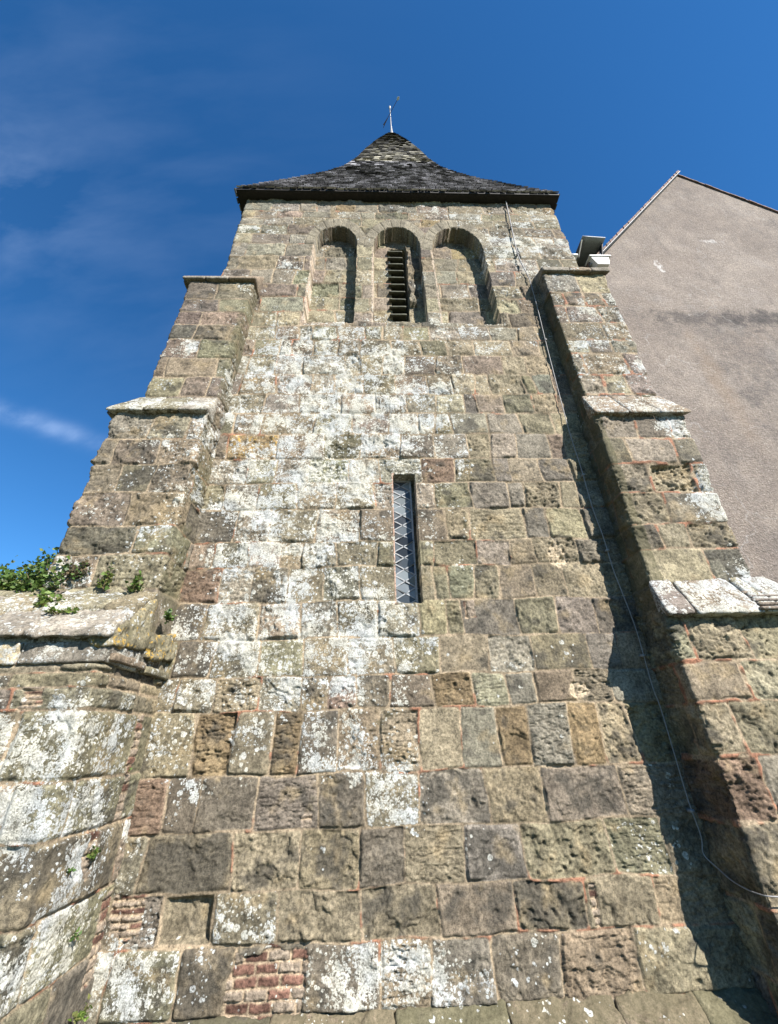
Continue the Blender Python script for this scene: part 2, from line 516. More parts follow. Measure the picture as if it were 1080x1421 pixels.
def strip(name, path_b, path_t, us, zs, courses, defaults, seed, parent, depth=0.014, specials=(), lich=None, moss=None,
          yellow=None, cut=None, jw=0.010, orange=0.18, post=None, inserts=(), amp=1.0, wob=1.0, origin=(0, 0, 0)):
    """masonry skin: a fine grid along a plan path (u) and height (z), every stone modelled in relief.
    path rows: (u, x, y, nx, ny)"""
    rs = np.random.RandomState(seed)
    us = np.asarray(us, float); zs = np.asarray(zs, float)
    U, Z = np.meshgrid(us, zs)
    if cut is not None: U, Z, D = cut(U, Z)
    else: D = np.zeros_like(U)
    t = np.clip((Z - zs[0]) / (zs[-1] - zs[0]), 0, 1)
    def pos(i):
        pb, pt = np.array(path_b), np.array(path_t)
        a = np.interp(U, pb[:, 0], pb[:, i]); b = np.interp(U, pb[:, 0], pt[:, i])
        return a * (1 - t) + b * t
    X, Y, NX, NY = pos(1), pos(2), pos(3), pos(4)
    nl = np.hypot(NX, NY); NX, NY = NX / nl, NY / nl
    P = np.stack([X, Y, Z], -1)
    Pn = P + seed * 3.1
    wob_u = wob * 0.020 * perlin(U * 2.3, Z * 2.3, seed) + 0.007 * perlin(U * 11, Z * 11, seed + 5)
    wob_z = wob * 0.022 * perlin(U * 1.9, Z * 1.3, seed + 9) + 0.006 * perlin(U * 12, Z * 12, seed + 14)
    e, sid, props, horiz = layout(U + wob_u, Z + wob_z, courses, rs, defaults, specials)
    G = lambda k: np.array([p[k] for p in props], float)[sid]
    colr = np.array([p['col'] for p in props])[sid]
    n0 = perlin(U * 1.1, Z * 1.6, seed + 21)
    jn = perlin(U * 5, Z * 5, seed + 31)
    ee = e - jw * G('jw') * (1 + 0.8 * jn) * (1 + 0.45 * sstep(3.5, 6.0, Z))
    brd = 0.012 + 0.018 * G('soft')
    prof = sstep(-0.004, brd, ee)
    joint_d = depth * (0.9 + 0.9 * perlin(U * 2.1, Z * 2.1, seed + 41) ) * (0.6 + 0.5 * G('soft'))
    h = -(1 - prof) * joint_d
    # stone faces
    lump = fbm(Pn + np.stack([sid * 0.37, sid * 0.11, sid * 0.23], -1), 5, 5, 0.55)
    fine = fbm(Pn, 26, 3, 0.6)
    lay = fbm(Pn, 5, 4, 0.6, st=(0.8, 0.8, 3.4), off=3.0)
    crack = sstep(0.10, 0.0, np.abs(lay)) * G('crack')
    face = lump * 0.026 * G('rough') + fine * 0.007 * G('rough') - crack * 0.014
    cd, cr = cellnoise(Pn, 24)
    pit = sstep(0.45, 0.12, cd) * (cr > 0.35)
    face -= pit * 0.014 * G('pit')
    cd2, cr2 = cellnoise(Pn + 5, 11)
    pit2 = sstep(0.34, 0.10, cd2) * (cr2 > 0.88) * (G('pit') + G('crack') > 0.05)
    sp = fbm(Pn + sid[..., None] * 0.19, 3.2, 4, 0.55, off=71)
    face -= 0.011 * G('rough') * (sstep(0.03, 0.07, sp) + sstep(-0.16, -0.13, sp) - 1) * (0.4 + 0.6 * (G('rough') > 0.7))
    face -= pit2 * 0.016 * (0.5 + G('rough') * 0.5)
    h = h + (face + G('off')) * prof * amp
    ub = np.array([max(p['box'][0], -9) / 2 + min(p['box'][1], 9) / 2 for p in props])[sid]
    h = h + G('tilt') * np.clip(U - ub, -0.4, 0.4) * prof
    # colours
    mort = 1 - sstep(-0.003, 0.004, ee)
    omask = sstep(0.02, 0.10, perlin(U * 0.9, Z * 1.3, seed + 51) + 0.6 * perlin(U * 3.1, Z * 3.1, seed + 55) + orange - 0.55 + 0.16 * (Z < 1.6))
    omask = omask * sstep(-0.12, 0.1, perlin(U * 7, Z * 7, seed + 57)) * 0.85
    dm = sstep(-0.1, 0.25, perlin(U * 1.7, Z * 1.7, seed + 61))
    mc = MORTAR * (1 - 0.55 * dm[..., None]) + MORTD * 0.55 * dm[..., None]
    mc = mc * (1 - omask[..., None]) + (ORANGE * (0.8 + 0.4 * perlin(U * 9, Z * 9, 3.0)[..., None])) * omask[..., None]
    h = h + mort * omask * depth * 0.8
    big = fbm(Pn, 1.6, 4, 0.6, off=9)
    blot = fbm(Pn, 4.3, 4, 0.62, off=17)
    s = 1 + 0.5 * lump + 0.75 * blot + 0.5 * fine - 0.35 * pit * np.clip(G('pit'), 0, 1)
    sc_ = colr * s[..., None]
    low = sstep(2.0, 1.0, Z)
    inner = sstep(0.0, 0.09, ee) * low
    dk = sstep(0.02, 0.40, blot + 0.5 * big + G('stain') + 0.02 * low + 0.17 * inner) * 0.80
    sc_ = sc_ * (1 - dk[..., None]) + np.array((0.062, 0.055, 0.045)) * dk[..., None]
    oc = sstep(0.12, 0.45, fbm(Pn, 3.1, 4, 0.6, off=29)) * 0.5
    sc_ = sc_ * (1 - oc[..., None]) + np.array((0.33, 0.245, 0.14)) * oc[..., None]
    c = (sc_ * (1 - mort[..., None]) + mc * mort[..., None]) * np.array((0.71, 0.725, 0.72))
    L = (lich(P, U) if lich is not None else 0) + G('lich')
    L = L + 0.60 * fbm(Pn, 1.9, 3, 0.6, off=37)
    L = L - (0.25 + 0.25 * (jn > 0)) * mort * (1 - 0.6 * sstep(0.6, 0.9, L))
    Ms = (moss(P, U) if moss is not None else 0) + 0.55 * fbm(Pn, 2.3, 4, 0.6, off=51) + G('moss') + 0 * U
    Ye = (yellow(P, U) if yellow is not None else 0) + 0.35 * fbm(Pn, 2.9, 3, 0.6, off=57) + G('yel') + 0 * U
    L = np.where(L > 0.35, 0.35 + 0.26 * np.tanh((L - 0.35) / 0.30), L) + 0.50 * fbm(Pn, 6.0, 5, 0.62, off=43) + 0.30 * fbm(Pn, 2.9, 2, 0.6, off=47)
    aux = np.stack([np.clip(L, -1, 1.5), mort, np.clip(Ms, -1, 1.5), np.clip(Ye, -1, 1.5)], -1)
    # inserts: pieces of tile or brick walling let into the face
    for ins in inserts:
        x0, x1, z0, z1, rh, bl = ins[:6]
        w = 0.02
        nq = wob_u * 1.5 + 0.03 * perlin(U * 8, Z * 8, 6.6)
        md = (U + nq > x0) & (U + nq < x1) & (Z + nq > z0) & (Z + nq < z1)
        if not md.any(): continue
        fz = (Z + 0.5 * wob_z - z0) / rh + 0.10 * perlin(U * 9, Z * 9, 2.2); row = np.floor(fz).astype(int)
        fu = (U - x0) / bl + 0.37 * (row % 3) + 0.13 * (row % 2); cu = np.floor(fu).astype(int)
        ez = np.minimum(fz - row, row + 1 - fz) * rh; eu = np.minimum(fu - cu, cu + 1 - fu) * bl
        be = np.minimum(ez, eu) - 0.004 - 0.006 * perlin(U * 14, Z * 14, 7.0)
        bp = sstep(-0.002, 0.008, be)
        hh = _perm[(_perm[row & 255] + (cu & 255)) & 255] / 256.0
        bc = np.array((0.22, 0.118, 0.085)) * (0.40 + 0.9 * hh[..., None])
        gr = (hh > 0.6)[..., None]
        bc = np.where(gr, np.array((0.25, 0.20, 0.15)), bc)
        bc = bc * (1 + 0.6 * fine[..., None])
        bcol = 0.8 * bc * bp[..., None] + MORTAR * 0.75 * (1 - bp[..., None])
        bh = -0.008 - (1 - bp) * 0.013 + fine * 0.014 + lump * 0.02 + (hh - 0.5) * 0.012 * bp
        h = np.where(md, bh, h); c = np.where(md[..., None], bcol, c)
        aux[..., 0] = np.where(md, aux[..., 0] * 0.5 + 0.05, aux[..., 0]); aux[..., 1] = np.where(md, 0, aux[..., 1])
    if post is not None: h, c, aux = post(U, Z, P, h, c, aux)
    h = h * (D < 0.01) + h * (D >= 0.01) - D
    P = P + np.stack([NX, NY, np.zeros_like(NX)], -1) * h[..., None]
    nz_, nu = U.shape
    I = np.arange(nz_ * nu).reshape(nz_, nu)
    F = np.stack([I[:-1, :-1], I[:-1, 1:], I[1:, 1:], I[1:, :-1]], -1).reshape(-1, 4)
    return mesh_obj(name, P.reshape(-1, 3) - np.array(origin), F, M_STONE, parent, np.clip(c, 0.01, 0.9).reshape(-1, 3), aux.reshape(-1, 4))

def plan(pts, r=0.03, u0=None):
    """plan polyline (x,y) with rounded corners -> rows (u,x,y,nx,ny); outward = right hand of travel"""
    pts = [np.array(p, float) for p in pts]
    rows = []; u = u0
    segs = [(b - a) for a, b in zip(pts[:-1], pts[1:])]
    for i, s in enumerate(segs):
        L = np.linalg.norm(s); d = s / L; n = np.array([d[1], -d[0]])
        a0 = 0 if i == 0 else r; a1 = L if i == len(segs) - 1 else L - r
        rows.append((u + a0, *(pts[i] + d * a0), *n)); rows.append((u + a1, *(pts[i] + d * a1), *n))
        if i < len(segs) - 1:
            d2 = segs[i + 1] / np.linalg.norm(segs[i + 1]); n2 = np.array([d2[1], -d2[0]])
            pm = pts[i + 1] - d * r + (d + d2) * 0 ; c1 = pts[i + 1] - d * r; c2 = pts[i + 1] + d2 * r
            mid = (c1 + c2) / 2 * 0.59 + pts[i + 1] * 0.41
            nm = (n + n2) / np.linalg.norm(n + n2)
            rows.append((u + L, *mid, *nm))
        u += L
    return rows

def spaced(*segs):
    """segs: (start, end, step) -> joined samples"""
    out = []
    for a, b, s in segs:
        n = max(2, int(math.ceil(abs(b - a) / s)) + 1)
        v = np.linspace(a, b, n)
        out.extend(v if not out else v[1:])
    return np.array(out)

def gauss(P, cx, cz, sx, sz):
    return np.exp(-((P[..., 0] - cx) / sx) ** 2 - ((P[..., 2] - cz) / sz) ** 2)

# ------------------------------------------------------------------ the tower
TOWER = empty('church_tower', 'tall sandstone tower with three round-headed belfry arches, a slit window and a shingled spire',
              'church tower', (0.6, 0, -0.1))
TO = np.array(TOWER.location)

COURSES = [
 (7.272,6.946,[-1.58,-1.22,-1.01,-0.62,-0.2,0.09,0.4,0.82,1.3,1.79,2.23,2.54]),
 (6.946,6.597,[-1.87,-1.47,-1.29,-0.97,-0.59,-0.26,0.22,0.66,1.07,1.49,2.09,2.52]),
 (6.597,6.201,[-1.88,-1.49,-1.09,-0.48,-0.24,0.08,0.41,0.87,1.27,1.87,2.23,2.56]),
 (6.201,5.816,[-1.92,-1.44,-0.93,-0.61,-0.19,0.26,0.71,1.08,1.41,1.62,2.11,2.27,2.55]),
 (5.816,5.456,[-1.55,-1.08,-0.51,-0.03,0.4,0.81,1.21,1.38,1.76,2.17,2.52]),
 (5.456,5.091,[-1.9,-1.51,-0.84,-0.35,0.16,0.55,0.78,0.99,1.48,1.92,2.37]),
 (5.091,4.702,[-1.9,-1.28,-0.68,-0.22,0.28,0.73,1.17,1.46,1.8,2.24,2.45]),
 (4.702,4.340,[-1.6,-1.25,-0.85,-0.35,0.02,0.55,0.95,1.45,1.66,2.05,2.42]),
 (4.340,3.978,[-1.81,-1.42,-0.96,-0.5,-0.04,0.69,1.11,1.57,1.77,2.2,2.42]),
 (3.978,3.571,[-1.6,-1.22,-0.7,-0.21,0.78,1.05,1.69,1.96,2.39]),
 (3.571,3.273,[-1.78,-1.41,-1.05,-0.83,-0.46,-0.01,0.6,1.09,1.47,1.73,2.22]),
 (3.273,2.904,[-1.65,-1.32,-0.95,-0.58,-0.19,0.58,0.74,1.02,1.29,1.66,1.99,2.42]),
 (2.904,2.537,[-1.73,-1.19,-0.77,-0.42,-0.01,0.41,0.69,0.85,1.41,1.83,2.22]),
 (2.537,2.195,[-1.92,-1.58,-1.13,-0.72,-0.3,0.15,0.59,1.06,1.5,2.05,2.36]),
 (2.195,1.911,[-1.84,-1.5,-1.09,-0.71,-0.47,-0.21,0.09,0.5,0.87,1.19,1.46,1.84,2.19]),
 (1.911,1.432,[-1.59,-1.27,-0.93,-0.69,-0.36,0.0,0.35,0.72,1.06,1.33,1.7,1.98,2.27]),
 (1.432,1.062,[-1.73,-1.47,-1.0,-0.51,-0.11,0.33,0.89,1.37,2.03]),
 (1.062,0.710,[-1.81,-1.14,-0.62,-0.16,0.2,0.65,1.13,1.82,2.28]),
 (0.710,0.428,[-1.85,-1.59,-1.21,-0.75,-0.14,0.43,1.0,1.53,2.07]),
 (0.428,0.081,[-1.86,-1.4,-1.03,-0.54,-0.01,0.36,0.8,1.29,1.83]),
]
UP = [11.4, 11.14, 10.83, 10.57, 10.30, 9.97, 9.63, 9.22, 8.80, 8.38, 8.01, 7.63, 7.272]
rs0 = np.random.RandomState(5)
top = rand_courses(rs0, 0, 0, -9, 10, 0.3, 0.50, UP)
COURSES = [(a, b, ([x for x in J])) for a, b, J in top] + \
          [(a, b, [x for x in J] + [-2.35, -3.1, -3.7, -4.4, -5.2, -6.1, -7.0, -8.0, 3.05, 3.5, 4.2, 5.0, 5.7, 6.5, 7.4, 8.3]) for a, b, J in COURSES] + \
          [(0.081, -0.6, [-1.5, -0.7, 0.3, 1.2, 2.1])]

def tower_stone(rs, u, z, w, h):
    if z > 7.3:
        wts = {'brown': 2, 'olive': 2, 'grey': 3, 'pink': 1.2, 'buff': 1, 'dark': 1.2, 'ochre': 0.4}
    elif u < 0.3 and z < 2.2:
        wts = {'brown': 3, 'olive': 3, 'dark': 3, 'khaki': 2, 'purple': 2, 'grey': 1}
    elif u > 0.9:
        wts = {'khaki': 3, 'brown': 3, 'grey': 3, 'purple': 2, 'olive': 1.4, 'buff': 1.6, 'pink': 1.6}
    else:
        wts = {'olive': 3, 'brown': 2, 'grey': 2, 'khaki': 3, 'dark': 1}
    r = rs.rand()
    return dict(col=pick(rs, wts), rc=rs.uniform(0.008, 0.04), jw=rs.uniform(0.25, 0.95), soft=rs.uniform(0.1, 1) ** 2,
                rough=rs.uniform(0.35, 1.3), pit=(rs.uniform(0.5, 1.3) if rs.rand() < 0.10 else 0.08 * (rs.rand() < 0.3)),
                crack=(rs.uniform(0.6, 1.2) if rs.rand() < 0.22 else 0.0), off=rs.normal(0, 0.005) - (0.012 if r < 0.06 else 0),
                tilt=rs.normal(0, 0.014), lich=rs.normal(0, 0.10), moss=rs.normal(-0.1, 0.08), yel=(0.25 if rs.rand() < 0.03 else -0.1), stain=rs.normal(-0.08, 0.14))

def tower_lich(P, U):
    d = np.full(P.shape[:2], 0.0)
    d += 0.22 * sstep(0.9, -0.6, P[..., 0]) * sstep(7.6, 6.6, P[..., 2])
    d += 0.50 * gauss(P, -0.55, 5.7, 1.45, 1.5)
    d += 0.34 * gauss(P, 0.75, 5.2, 0.75, 0.9)
    d += 0.40 * gauss(P, -0.75, 3.4, 1.25, 1.3)
    d += 0.40 * gauss(P, -0.1, 2.25, 0.85, 0.55)
    d += 0.46 * gauss(P, 0.02, 1.25, 0.35, 0.28)
    d += 0.42 * gauss(P, 0.2, 0.22, 1.1, 0.16)
    d += 0.30 * gauss(P, -1.75, 0.55, 0.45, 0.5)
    d += 0.34 * gauss(P, 1.3, 7.0, 1.6, 0.6)
    d += 0.50 * gauss(P, 2.7, 9.6, 1.2, 1.4)
    d += 0.24 * gauss(P, -1.2, 7.3, 0.7, 0.5)
    d += 0.20 * gauss(P, 0.6, 10.9, 2.6, 0.35)
    d -= 0.22 * gauss(P, 2.1, 4.3, 0.8, 2.4)
    d -= 0.10 * sstep(0.9, 2.0, P[..., 0]) * (P[..., 2] < 6.5)
    d -= 0.42 * gauss(P, -1.0, 1.0, 1.1, 0.42)
    d -= 0.5 * (P[..., 1] > 0.3)
    return d

def tower_moss(P, U):
    d = np.full(P.shape[:2], 0.02)
    d += 0.35 * gauss(P, 0.85, 3.3, 0.8, 1.6) + 0.3 * gauss(P, -0.4, 2.2, 0.9, 0.7) + 0.22 * gauss(P, -0.4, 1.2, 0.4, 0.4)
    d += 0.25 * gauss(P, -0.7, 4.9, 0.4, 0.3) + 0.22 * gauss(P, 1.5, 5.6, 0.6, 0.9)
    d += 0.2 * gauss(P, 0.3, 9.5, 3, 1.2)
    return d

def tower_yel(P, U):
    return -0.12 + 0.22 * gauss(P, -1.85, 2.2, 0.3, 1.6) + 0.3 * gauss(P, -1.9, 1.0, 0.15, 0.5) + 0.1 * gauss(P, 2.9, 10.3, 0.8, 0.3)

def S(col, **k):
    d = dict(col=np.array(PAL[col]) * 0.6 + 0.4 * np.array((0.21, 0.165, 0.12))); d.update(k)
    if 'lich' in d: d['lich'] *= 0.62
    return d
SPECIAL = [
 (-1.43, 1.68, S('moss_ochre', lich=-0.6, moss=-0.5, rough=1.2, pit=0.7)), (-0.77, 1.67, S('moss_ochre', lich=-0.6, moss=-0.3, yel=0.25)),
 (-1.47, 4.76, S('ochre', yel=0.5)), (1.95, 1.79, S('ochre', lich=-0.5)), (0.63, 1.94, S('moss_ochre', lich=-0.4)), (1.92, 6.42, S('buff')),
 (0.85, 4.49, S('rust', lich=-0.5, moss=-0.4)), (-1.83, 3.15, S('rust', lich=-0.1, yel=0.1)), (1.1, 1.6, S('moss_ochre', lich=-0.5)),
 (-1.85, 1.3, S('rust', lich=-0.25)), (-1.24, 1.25, S('dark', lich=-0.1)), (-0.14, 0.88, S('dark', lich=-0.4)),
 (-0.32, 1.23, S('dark', lich=-0.5)), (-0.9, 1.3, S('purple', lich=-0.4, crack=1)), (-1.83, 2.34, S('dark')), (1.84, 5.11, S('grey', lich=-0.3)),
 (1.76, 4.22, S('grey', lich=-0.4)), (-0.96, 0.87, S('buff', lich=-0.6, stain=0.02)), (-1.4, 0.88, S('khaki', lich=-0.6, stain=0.22)), (0.54, 1.69, S('buff', lich=-0.1)),
 (2.49, 4.87, S('buff', lich=-0.4)), (1.85, 6.65, S('buff')), (2.17, 3.12, S('buff', lich=-0.4)), (-0.45, 0.53, S('khaki', lich=-0.5, rough=1.3)),
 (0.12, 0.55, S('khaki', lich=-0.5)), (0.76, 0.55, S('brown', lich=-0.5)), (1.3, 0.55, S('khaki', lich=-0.5, stain=0.3, rough=1.4)), (1.79, 0.57, S('khaki', lich=-0.5)),
 (-1.65, 1.94, S('olive', lich=0.25)), (-1.35, 2.42, S('olive', lich=0.12)), (-1.51, 4.15, S('grey', lich=0.35)), (0.03, 1.29, S('olive', lich=0.3)),
 (1.07, 5.06, S('grey', lich=0.35)), (0.5, 5.3, S('grey', lich=0.3)), (-0.88, 3.68, S('olive', lich=-0.22)), (-0.4, 3.42, S('olive', lich=-0.3)),
 (-1.35, 2.66, S('olive', lich=0.1)), (-0.6, 4.9, S('olive', lich=-0.5, moss=0.5)), (1.4, 1.25, S('pink', lich=-0.5, rough=0.8)), (0.6, 1.25, S('grey', lich=-0.05)),
 (-1.4, 0.57, S('khaki', lich=-0.6, off=-0.055, rough=1.3, rc=0.08, jw=1.6)), (-1.0, 0.57, S('olive', lich=0.25)), (-0.3, 0.25, S('dark', lich=0.2)),
 (1.84, 4.02, S('dark', crack=1.2, lich=-0.5)), (2.2, 4.0, S('khaki', pit=1.0, lich=-0.5)), (2.2, 3.4, S('buff', crack=1.3, lich=-0.5)),
 (1.9, 3.4, S('khaki', crack=1.2, lich=-0.4)), (0.55, 1.02, S('khaki', lich=0.0)),
]

ARCH = [(-1.18, -0.37), (-0.06, 0.83), (1.06, 2.03)]
AZ0, AZT, AD = 7.36, 10.27, 0.23
def sd_arch(U, Z, a, b):
    c = (a + b) / 2; r = (b - a) / 2; zs_ = AZT - 1.6 * r
    q = np.hypot(U - c, np.maximum(Z - zs_, 0) / 1.6) - r
    return np.maximum(q, AZ0 - Z)
def sd_rect(U, Z, x0, x1, z0, z1):
    return np.maximum(np.maximum(x0 - U, U - x1), np.maximum(z0 - Z, Z - z1))
SLOT = (0.27, 0.57, 7.45, 9.93)
WIN = (0.185, 0.455, 2.865, 4.46)
def snap(U, Z, f, du, dz, rough=0.0):
    rn = rough * perlin(U * 7, Z * 7, 4.4) if rough else 0
    d = f(U, Z) + rn
    gx = (f(U + 1e-3, Z) - f(U - 1e-3, Z)) / 2e-3; gz = (f(U, Z + 1e-3) - f(U, Z - 1e-3)) / 2e-3
    step = np.where(np.abs(gx) > np.abs(gz), du, dz)
    near = (np.abs(d) < 0.5 * step)
    rim = (d <= -0.5 * step) & (d > -1.5 * step)          # first ring inside: stands right under the outline, so reveals are square
    mv = np.where(near, d, np.where(rim, d + 0.06 * step, 0.0))
    return U - mv * gx, Z - mv * gz, (d < 0) & ~near
def tower_cut(U, Z):
    du = np.gradient(U, axis=1); dz = np.gradient(Z, axis=0)
    front = (U > -2.4) & (U < 3.6)
    D = np.zeros_like(U)
    for a, b in ARCH:
        U, Z, ins = snap(U, Z, lambda u, z: sd_arch(u, z, a, b), du, dz, 0.012)
        D = np.where(ins & front, AD, D)
    U, Z, ins = snap(U, Z, lambda u, z: sd_rect(u, z, *SLOT), du, dz, 0.01)
    D = np.where(ins & (D > 0), 0.62, D)
    # ragged stones stand out of the blocking beside the louvres
    rub = sd_rect(U, Z, 0.58, 0.68, 8.15, 9.95) + 0.06 * perlin(U * 6, Z * 4, 8.8)
    D = np.where((D == AD) & (rub < 0.0), AD - 0.09 - 0.03 * perlin(U * 14, Z * 9, 3.3), D)
    U, Z, ins = snap(U, Z, lambda u, z: sd_rect(u, z, *WIN), du, dz, 0.004)
    D = np.where(ins & front, 0.20, D)
    return U, Z, D
def tower_post(U, Z, P, h, c, aux):
    # voussoirs round the three arch heads, dressed window surround
    for a, b in ARCH:
        cx_ = (a + b) / 2; r = (b - a) / 2; zc = AZT - 1.6 * r
        d = np.hypot(U - cx_, (Z - zc) / 1.6) - r
        ring = (Z > zc - 0.02) & (d > 0) & (d < 0.19)
        th = np.arctan2((Z - zc) / 1.6, U - cx_) / math.pi * 9
        fr = np.abs(th - np.round(th)) / 9 * math.pi * (r + 0.1)
        jt = (ring & ((fr < 0.008) | (d > 0.18)))
        vs = np.floor(th + 0.5).astype(int)
        tone = 0.8 + 0.5 * (_perm[(vs * 7 + int(a * 10)) & 255] / 256.0)
        c = np.where(ring[..., None], np.array((0.155, 0.135, 0.098)) * tone[..., None] * (1 + 0.3 * fbm(P, 9, 3)[..., None]), c)
        h = np.where(ring, np.where(jt, -0.012, 0.003 + 0.012 * fbm(P, 12, 3)), h)
        aux[..., 1] = np.where(ring, 0, aux[..., 1])
        aux[..., 0] = np.where(ring, aux[..., 0] * 0.7 - 0.05, aux[..., 0])
        # warm pointing smeared along the left jambs
        jl = (np.abs(U - a + 0.012) < 0.016 + 0.02 * perlin(Z * 5, U, 2.0)) & (Z > AZ0) & (Z < zc)
        c = np.where(jl[..., None], np.array((0.30, 0.24, 0.18)), c)
    w = sd_rect(U, Z, *WIN)
    sur = (w > 0) & (w < 0.03)
    h = np.where(sur, h * 0.3, h)
    c = np.where(((w > 0) & (w < 0.015) & (U < WIN[0] + 0.01))[..., None], np.array((0.30, 0.20, 0.15)), c)
    # a smear of pale mortar and a hollow left by a lost stone
    for (x, z, sx, sz, a_) in ((1.98, 3.38, 0.13, 0.2, 1), (1.87, 2.02, 0.13, 0.08, 1)):
        g_ = np.exp(-((U - x) / sx) ** 2 - ((Z - z) / sz) ** 2) + 0.35 * fbm(P, 9, 3)
        k = sstep(0.45, 0.6, g_)
        c = c * (1 - k[..., None]) + np.array((0.34, 0.275, 0.19)) * k[..., None]
        h = h - 0.02 * k * (1 + perlin(U * 15, Z * 15, 1.0))
    return h, c, aux

pb = plan([(-2.72, 6.3), (-2.72, 0), (3.76, 0), (3.76, 6.3)], 0.04, u0=-2.72 - 6.3)
pt = plan([(-2.54, 6.3), (-2.54, 0), (3.72, 0), (3.72, 6.3)], 0.04, u0=-2.72 - 6.3)
pt = [(pb[i][0], *pt[i][1:]) for i in range(len(pb))]
us = spaced((-9.0, -3.0, 0.12), (-3.0, -2.68, 0.02), (-2.68, -2.05, 0.03), (-2.05, 2.9, 0.0088), (2.9, 3.7, 0.02), (3.7, 3.9, 0.015), (3.9, 10.0, 0.12))
zs = spaced((-0.5, -0.1, 0.05), (-0.1, 2.2, 0.0075), (2.2, 5.0, 0.012), (5.0, 11.35, 0.021))
strip('wall', pb, pt, us, zs, COURSES, tower_stone, 3, TOWER, specials=SPECIAL, lich=tower_lich, moss=tower_moss, yellow=tower_yel,
      cut=tower_cut, post=tower_post, orange=0.22, depth=0.015,
      inserts=[(-1.03, -0.53, -0.1, 0.385, 0.062, 0.16), (-1.95, -1.73, 0.49, 0.73, 0.040, 0.3), (1.57, 1.63, 0.44, 0.68, 0.05, 0.2), (-0.64, -0.56, 1.06, 1.14, 0.07, 0.2), (0.9, 1.0, 2.72, 2.9, 0.2, 0.3)], origin=TO)
# dark core so that slot and window look into an unlit tower
a = Acc(); box(a, -2.3, 3.5, 0.75, 6.2, -0.3, 11.2)
a.build('tower_core', M_TIMBER, TOWER, False, TO)

# ------------------------------------------------------------------ buttresses
def but_stone(wts):
    def f(rs, u, z, w, h):
        return dict(col=pick(rs, wts), rc=rs.uniform(0.01, 0.045), jw=rs.uniform(0.3, 1.05), soft=rs.uniform(0.1, 1) ** 1.5,
                    rough=rs.uniform(0.4, 1.3), pit=(rs.uniform(0.7, 1.5) if rs.rand() < 0.2 else 0.1), crack=(1.0 if rs.rand() < 0.2 else 0.0),
                    off=rs.normal(0, 0.006), tilt=rs.normal(0, 0.012), lich=rs.normal(0, 0.16), moss=rs.normal(0, 0.08), yel=-0.15, stain=rs.normal(-0.06, 0.14))
    return f

def stage(name, seed, parent, bot, topp, z0, z1, zl, fine_side, res, wts, wid, specials=(), **kw):
    """bot / topp = (x_left, x_right, y_front) at foot and head; runs back to y_back on both sides"""
    xl, xr, yf = bot; xl2, xr2, yf2 = topp
    yb = kw.pop('yb', 1.4); ybr = kw.pop('ybr', 1.4)
    A = plan([(xl, yb), (xl, yf), (xr, yf), (xr, ybr)], 0.03, u0=xl - (yb - yf))
    B = plan([(xl2, yb), (xl2, yf2), (xr2, yf2), (xr2, ybr)], 0.03, u0=xl - (yb - yf))
    B = [(A[i][0], *B[i][1:]) for i in range(len(A))]
    e = A[-1][0]; ls = 0.014 if fine_side == 'l' else 0.06; rs_ = 0.014 if fine_side == 'r' else 0.06
    sideL = min(yb - yf, -yf + 0.05); sideR = min(ybr - yf, -yf + 0.05)
    U = spaced((xl - (yb - yf), xl - sideL, 0.12), (xl - sideL, xl - 0.04, ls), (xl - 0.04, xl + 0.04, 0.010), (xl + 0.04, xr - 0.04, res),
               (xr - 0.04, xr + 0.04, 0.010), (xr + 0.04, xr + sideR, rs_), (xr + sideR, e, 0.12))
    rs = np.random.RandomState(seed)
    cs = rand_courses(rs, 0, 0, xl - 3, xr + 3, 0.3, wid, zl)
    cc = []
    for a_, b_, J in cs:
        J = [j for j in J if abs(j - xl) > 0.10 and abs(j - xr) > 0.10]
        cc.append((a_, b_, J))
    zst = kw.pop('zstep', 0.016)
    return strip(name, A, B, U, spaced((z0, z1, zst)), cc, but_stone(wts), seed, parent, specials=specials, origin=TO, **kw)

def wthr(parent, name, blocks, seed, lich, moss=0.1, yel=-0.1, cols=('grey', 'olive', 'brown'), amp=0.008, origin=TO, res=0.022):
    rs = np.random.RandomState(seed); a = Acc()
    for cor in blocks:
        V, F = hexa(cor, res, 0.014, amp, rs.rand() * 50)
        col = np.array(PAL[cols[rs.randint(len(cols))]]) * rs.uniform(0.85, 1.15)
        bl = fbm(V, 5, 4, 0.6, off=seed)
        c = np.clip(0.76 * col * (1 + 0.7 * bl[:, None]), 0.02, 0.6)
        au = np.stack([lich + rs.normal(0, 0.08) + 0.45 * fbm(V, 4.5, 4, 0.6, off=seed + 3), 0 * bl, moss + 0.4 * fbm(V, 4, 4, off=2), yel + 0.3 * fbm(V, 5, 4, off=8)], -1)
        a.add(V, F, c, au)
    return a.build(name, M_STONE, parent, True, origin)

def slope_blocks(xb, xt, yf, yb, zf, zt, drip, splits, gap=0.004, under=None):
    """sloping weathering stones: xb/xt = (left,right) along the drip and along the head"""
    out = []; s = [0] + list(splits) + [1]
    for p, q in zip(s[:-1], s[1:]):
        L = lambda t, X: X[0] + (X[1] - X[0]) * t
        xa0, xa1 = L(p, xb) + gap, L(q, xb) - gap; xc0, xc1 = L(p, xt) + gap, L(q, xt) - gap
        zu = under if under is not None else zf
        out.append([(xa0, yf, zf), (xa1, yf, zf), (xc0, yb, zu), (xc1, yb, zu), (xa0, yf, zf + drip), (xa1, yf, zf + drip), (xc0, yb, zt), (xc1, yb, zt)])
    return out

